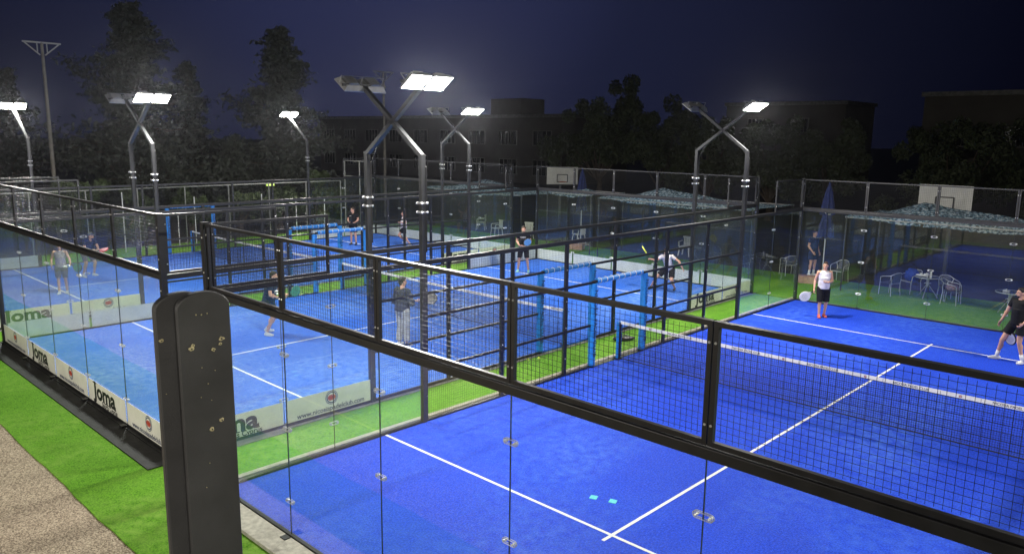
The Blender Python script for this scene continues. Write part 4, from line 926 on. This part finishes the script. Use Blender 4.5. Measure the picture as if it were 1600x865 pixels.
def roundtree(x, y, h, R, label, seed, mat=None, lobes=11, dens=420):
    rr = random.Random(seed); t = thing('leafy_tree', label, 'tree', (x, y, -0.09)); m = MB(); f = MB(); th = max(.6, h-2*R)
    m.tube([(0,0,0),(.1,0,th*.6),(0,.1,th+R*.6)], [.26,.20,.10], 9)
    for k in range(lobes):
        a = k*2.4+rr.random(); u = rr.random(); c = Vector((math.cos(a)*R*rr.uniform(.25,.85), math.sin(a)*R*rr.uniform(.25,.85), th+R*(.35+1.35*u))); 
        rad = R*rr.uniform(.30,.55)*(1.1-.35*u)
        m.tube([(0,0,th*.7), (c.x*.5,c.y*.5,(c.z+th*.7)/2), c], [.10,.06,.02], 5, cap=False)
        for sub in range(4):
            cc = c+Vector((rr.gauss(0,rad*.5), rr.gauss(0,rad*.5), rr.gauss(0,rad*.45))); r2 = rad*rr.uniform(.4,.75)
            for q in range(int(dens*r2)):
                v = Vector((rr.gauss(0,1), rr.gauss(0,1), rr.gauss(0,1))).normalized()*r2*rr.random()**.35; leafquad(f, cc+v, rr.uniform(.09,.2), rr)
    m.build('trunk', BARK, t); f.build('crown', mat or LEAF2, t)
conifer(-37, 13.2, 12.6, 6.6, 'biggest dark conifer, ragged crown rising to the top left', 11, 190)
conifer(-34, 20.9, 11.8, 5.4, 'second tall conifer behind the distant single mast', 12, 180)
conifer(-44, 19.5, 10.2, 3.6, 'fainter conifer standing between the two tall ones', 13, 90)
conifer(-48, 9.5, 9.2, 3.8, 'faint conifer at the left behind the bare pole', 14, 80)
conifer(-33.5, 17.4, 5.2, 2.3, 'low conifer with pale lit branches beside the second tall one', 15, 70)
roundtree(-27.5, 45, 9.8, 3.6, 'tall rounded tree right of the photo centre', 21, lobes=14)
roundtree(-22.2, 46, 7.6, 3.0, 'rounded tree just behind the crossed masts at right', 22)
roundtree(-17.8, 45, 6.8, 2.6, 'low tree left of the warm street lamp', 23)
roundtree(-12.6, 44, 7.2, 2.8, 'bushy tree right of the crossed masts', 24)
roundtree(-9.6, 46, 6.2, 2.4, 'low bushy tree with ragged top right of the crossed masts', 25)
roundtree(-2.6, 47, 6.6, 2.8, 'dark tree above the closed navy umbrella', 26)
roundtree(2.2, 48, 7.0, 3.0, 'dark tree above the larger basketball board', 27)
roundtree(7.5, 47, 6.4, 2.8, 'dark tree at the far right edge', 28)
rr = random.Random(31)
for k in range(9):
    y = -1+2.6*k; roundtree(-28.3+rr.uniform(-.5,.5), y, rr.uniform(2.4,3.3), rr.uniform(1.1,1.5), ['round shrub behind the left fence, first from the left', 'round shrub behind the left fence, second from the left', 'round shrub behind the left fence, third from the left', 'round shrub behind the left fence, fourth from the left', 'round shrub behind the left fence, fifth from the left', 'round shrub behind the left fence, sixth from the left', 'round shrub behind the left fence, third from the right', 'round shrub behind the left fence, second from the right', 'round shrub behind the left fence, first from the right'][k], 40+k, LEAF3, lobes=6, dens=520)
rr = random.Random(32)

# ------------------------------------------------------------------ buildings
WALL = principled('render_wall', (0.13, 0.12, 0.105), 0.85, noise=(.6,.2)); WIN = principled('dark_window', (0.012,0.013,0.016), 0.12, spec=.8); FRM = principled('window_frame', (0.22,0.21,0.19), .6)
def building(x0, x1, y, d, h, wins, label, hut=None):
    t = thing('building', label, 'building', ((x0+x1)/2, y, -0.09)); W = x1-x0; m = MB(); m.box(-W/2, W/2, 0, d, 0, h); m.build('wall', WALL, t)
    m = MB(); m.box(-W/2-.2, W/2+.2, -.2, d+.2, h+.003, h+.35); m.build('roof', PLATE, t)
    if hut: m = MB(); m.box(hut[0]-hut[2]/2, hut[0]+hut[2]/2, 2, 6, h+.352, h+.35+hut[1]); m.build('roof_hut', WALL, t)
    for wx, wz, ww, wh in wins:
        m = MB(); a, b = wx-ww/2, wx+ww/2
        m.box(a-.08, b+.08, -.10, -.003, wz-.08, wz); m.box(a-.08, b+.08, -.10, -.003, wz+wh, wz+wh+.08); m.box(a-.08, a, -.10, -.003, wz+.001, wz+wh-.001); m.box(b, b+.08, -.10, -.003, wz+.001, wz+wh-.001)
        for q in range(1, 4): m.box(a+ww*q/4-.03, a+ww*q/4+.03, -.09, -.045, wz+.001, wz+wh-.001)
        f = m.build('window', FRM, t); m = MB(); m.box(a, b, -.04, -.005, wz, wz+wh); m.build('pane', WIN, f)
W_ = []
for k in range(9): W_ += [(-21+5.2*k, 4.3, 2.6, 1.5), (-21+5.2*k, 1.0, 2.6, 1.6)]
building(-91, -44, 60, 12, 7.3, W_, 'long two storey building with barred windows behind the distant masts', (13, 1.9, 5))
building(-9, 6, 62, 10, 8.7, [(-5,5,1.6,1.4),(-1,5,1.6,1.4),(3,5,1.6,1.4)], 'dim tan building far off at the right')
building(-33, -20, 75, 8, 8.8, [(-3,6,1.6,1.4),(2,6,1.6,1.4)], 'dim flat roofed building behind the rounded trees')

# ------------------------------------------------------------------ night haze
hz = MB(); hz.box(-140, 60, -22, 100, -1.2, 14.5)
HM = bpy.data.materials.new('haze'); HM.use_nodes = True; HM.node_tree.nodes.clear()
ho = HM.node_tree.nodes.new('ShaderNodeOutputMaterial'); hv = HM.node_tree.nodes.new('ShaderNodeVolumePrincipled')
hv.inputs['Color'].default_value = (0.86, 0.88, 1.0, 1); hv.inputs['Density'].default_value = 0.00026; hv.inputs['Anisotropy'].default_value = 0.90
HM.node_tree.links.new(hv.outputs[0], ho.inputs['Volume'])
tag(hz.build('haze', HM), 'thin night haze glowing around the floodlights', None, None, 'stuff')
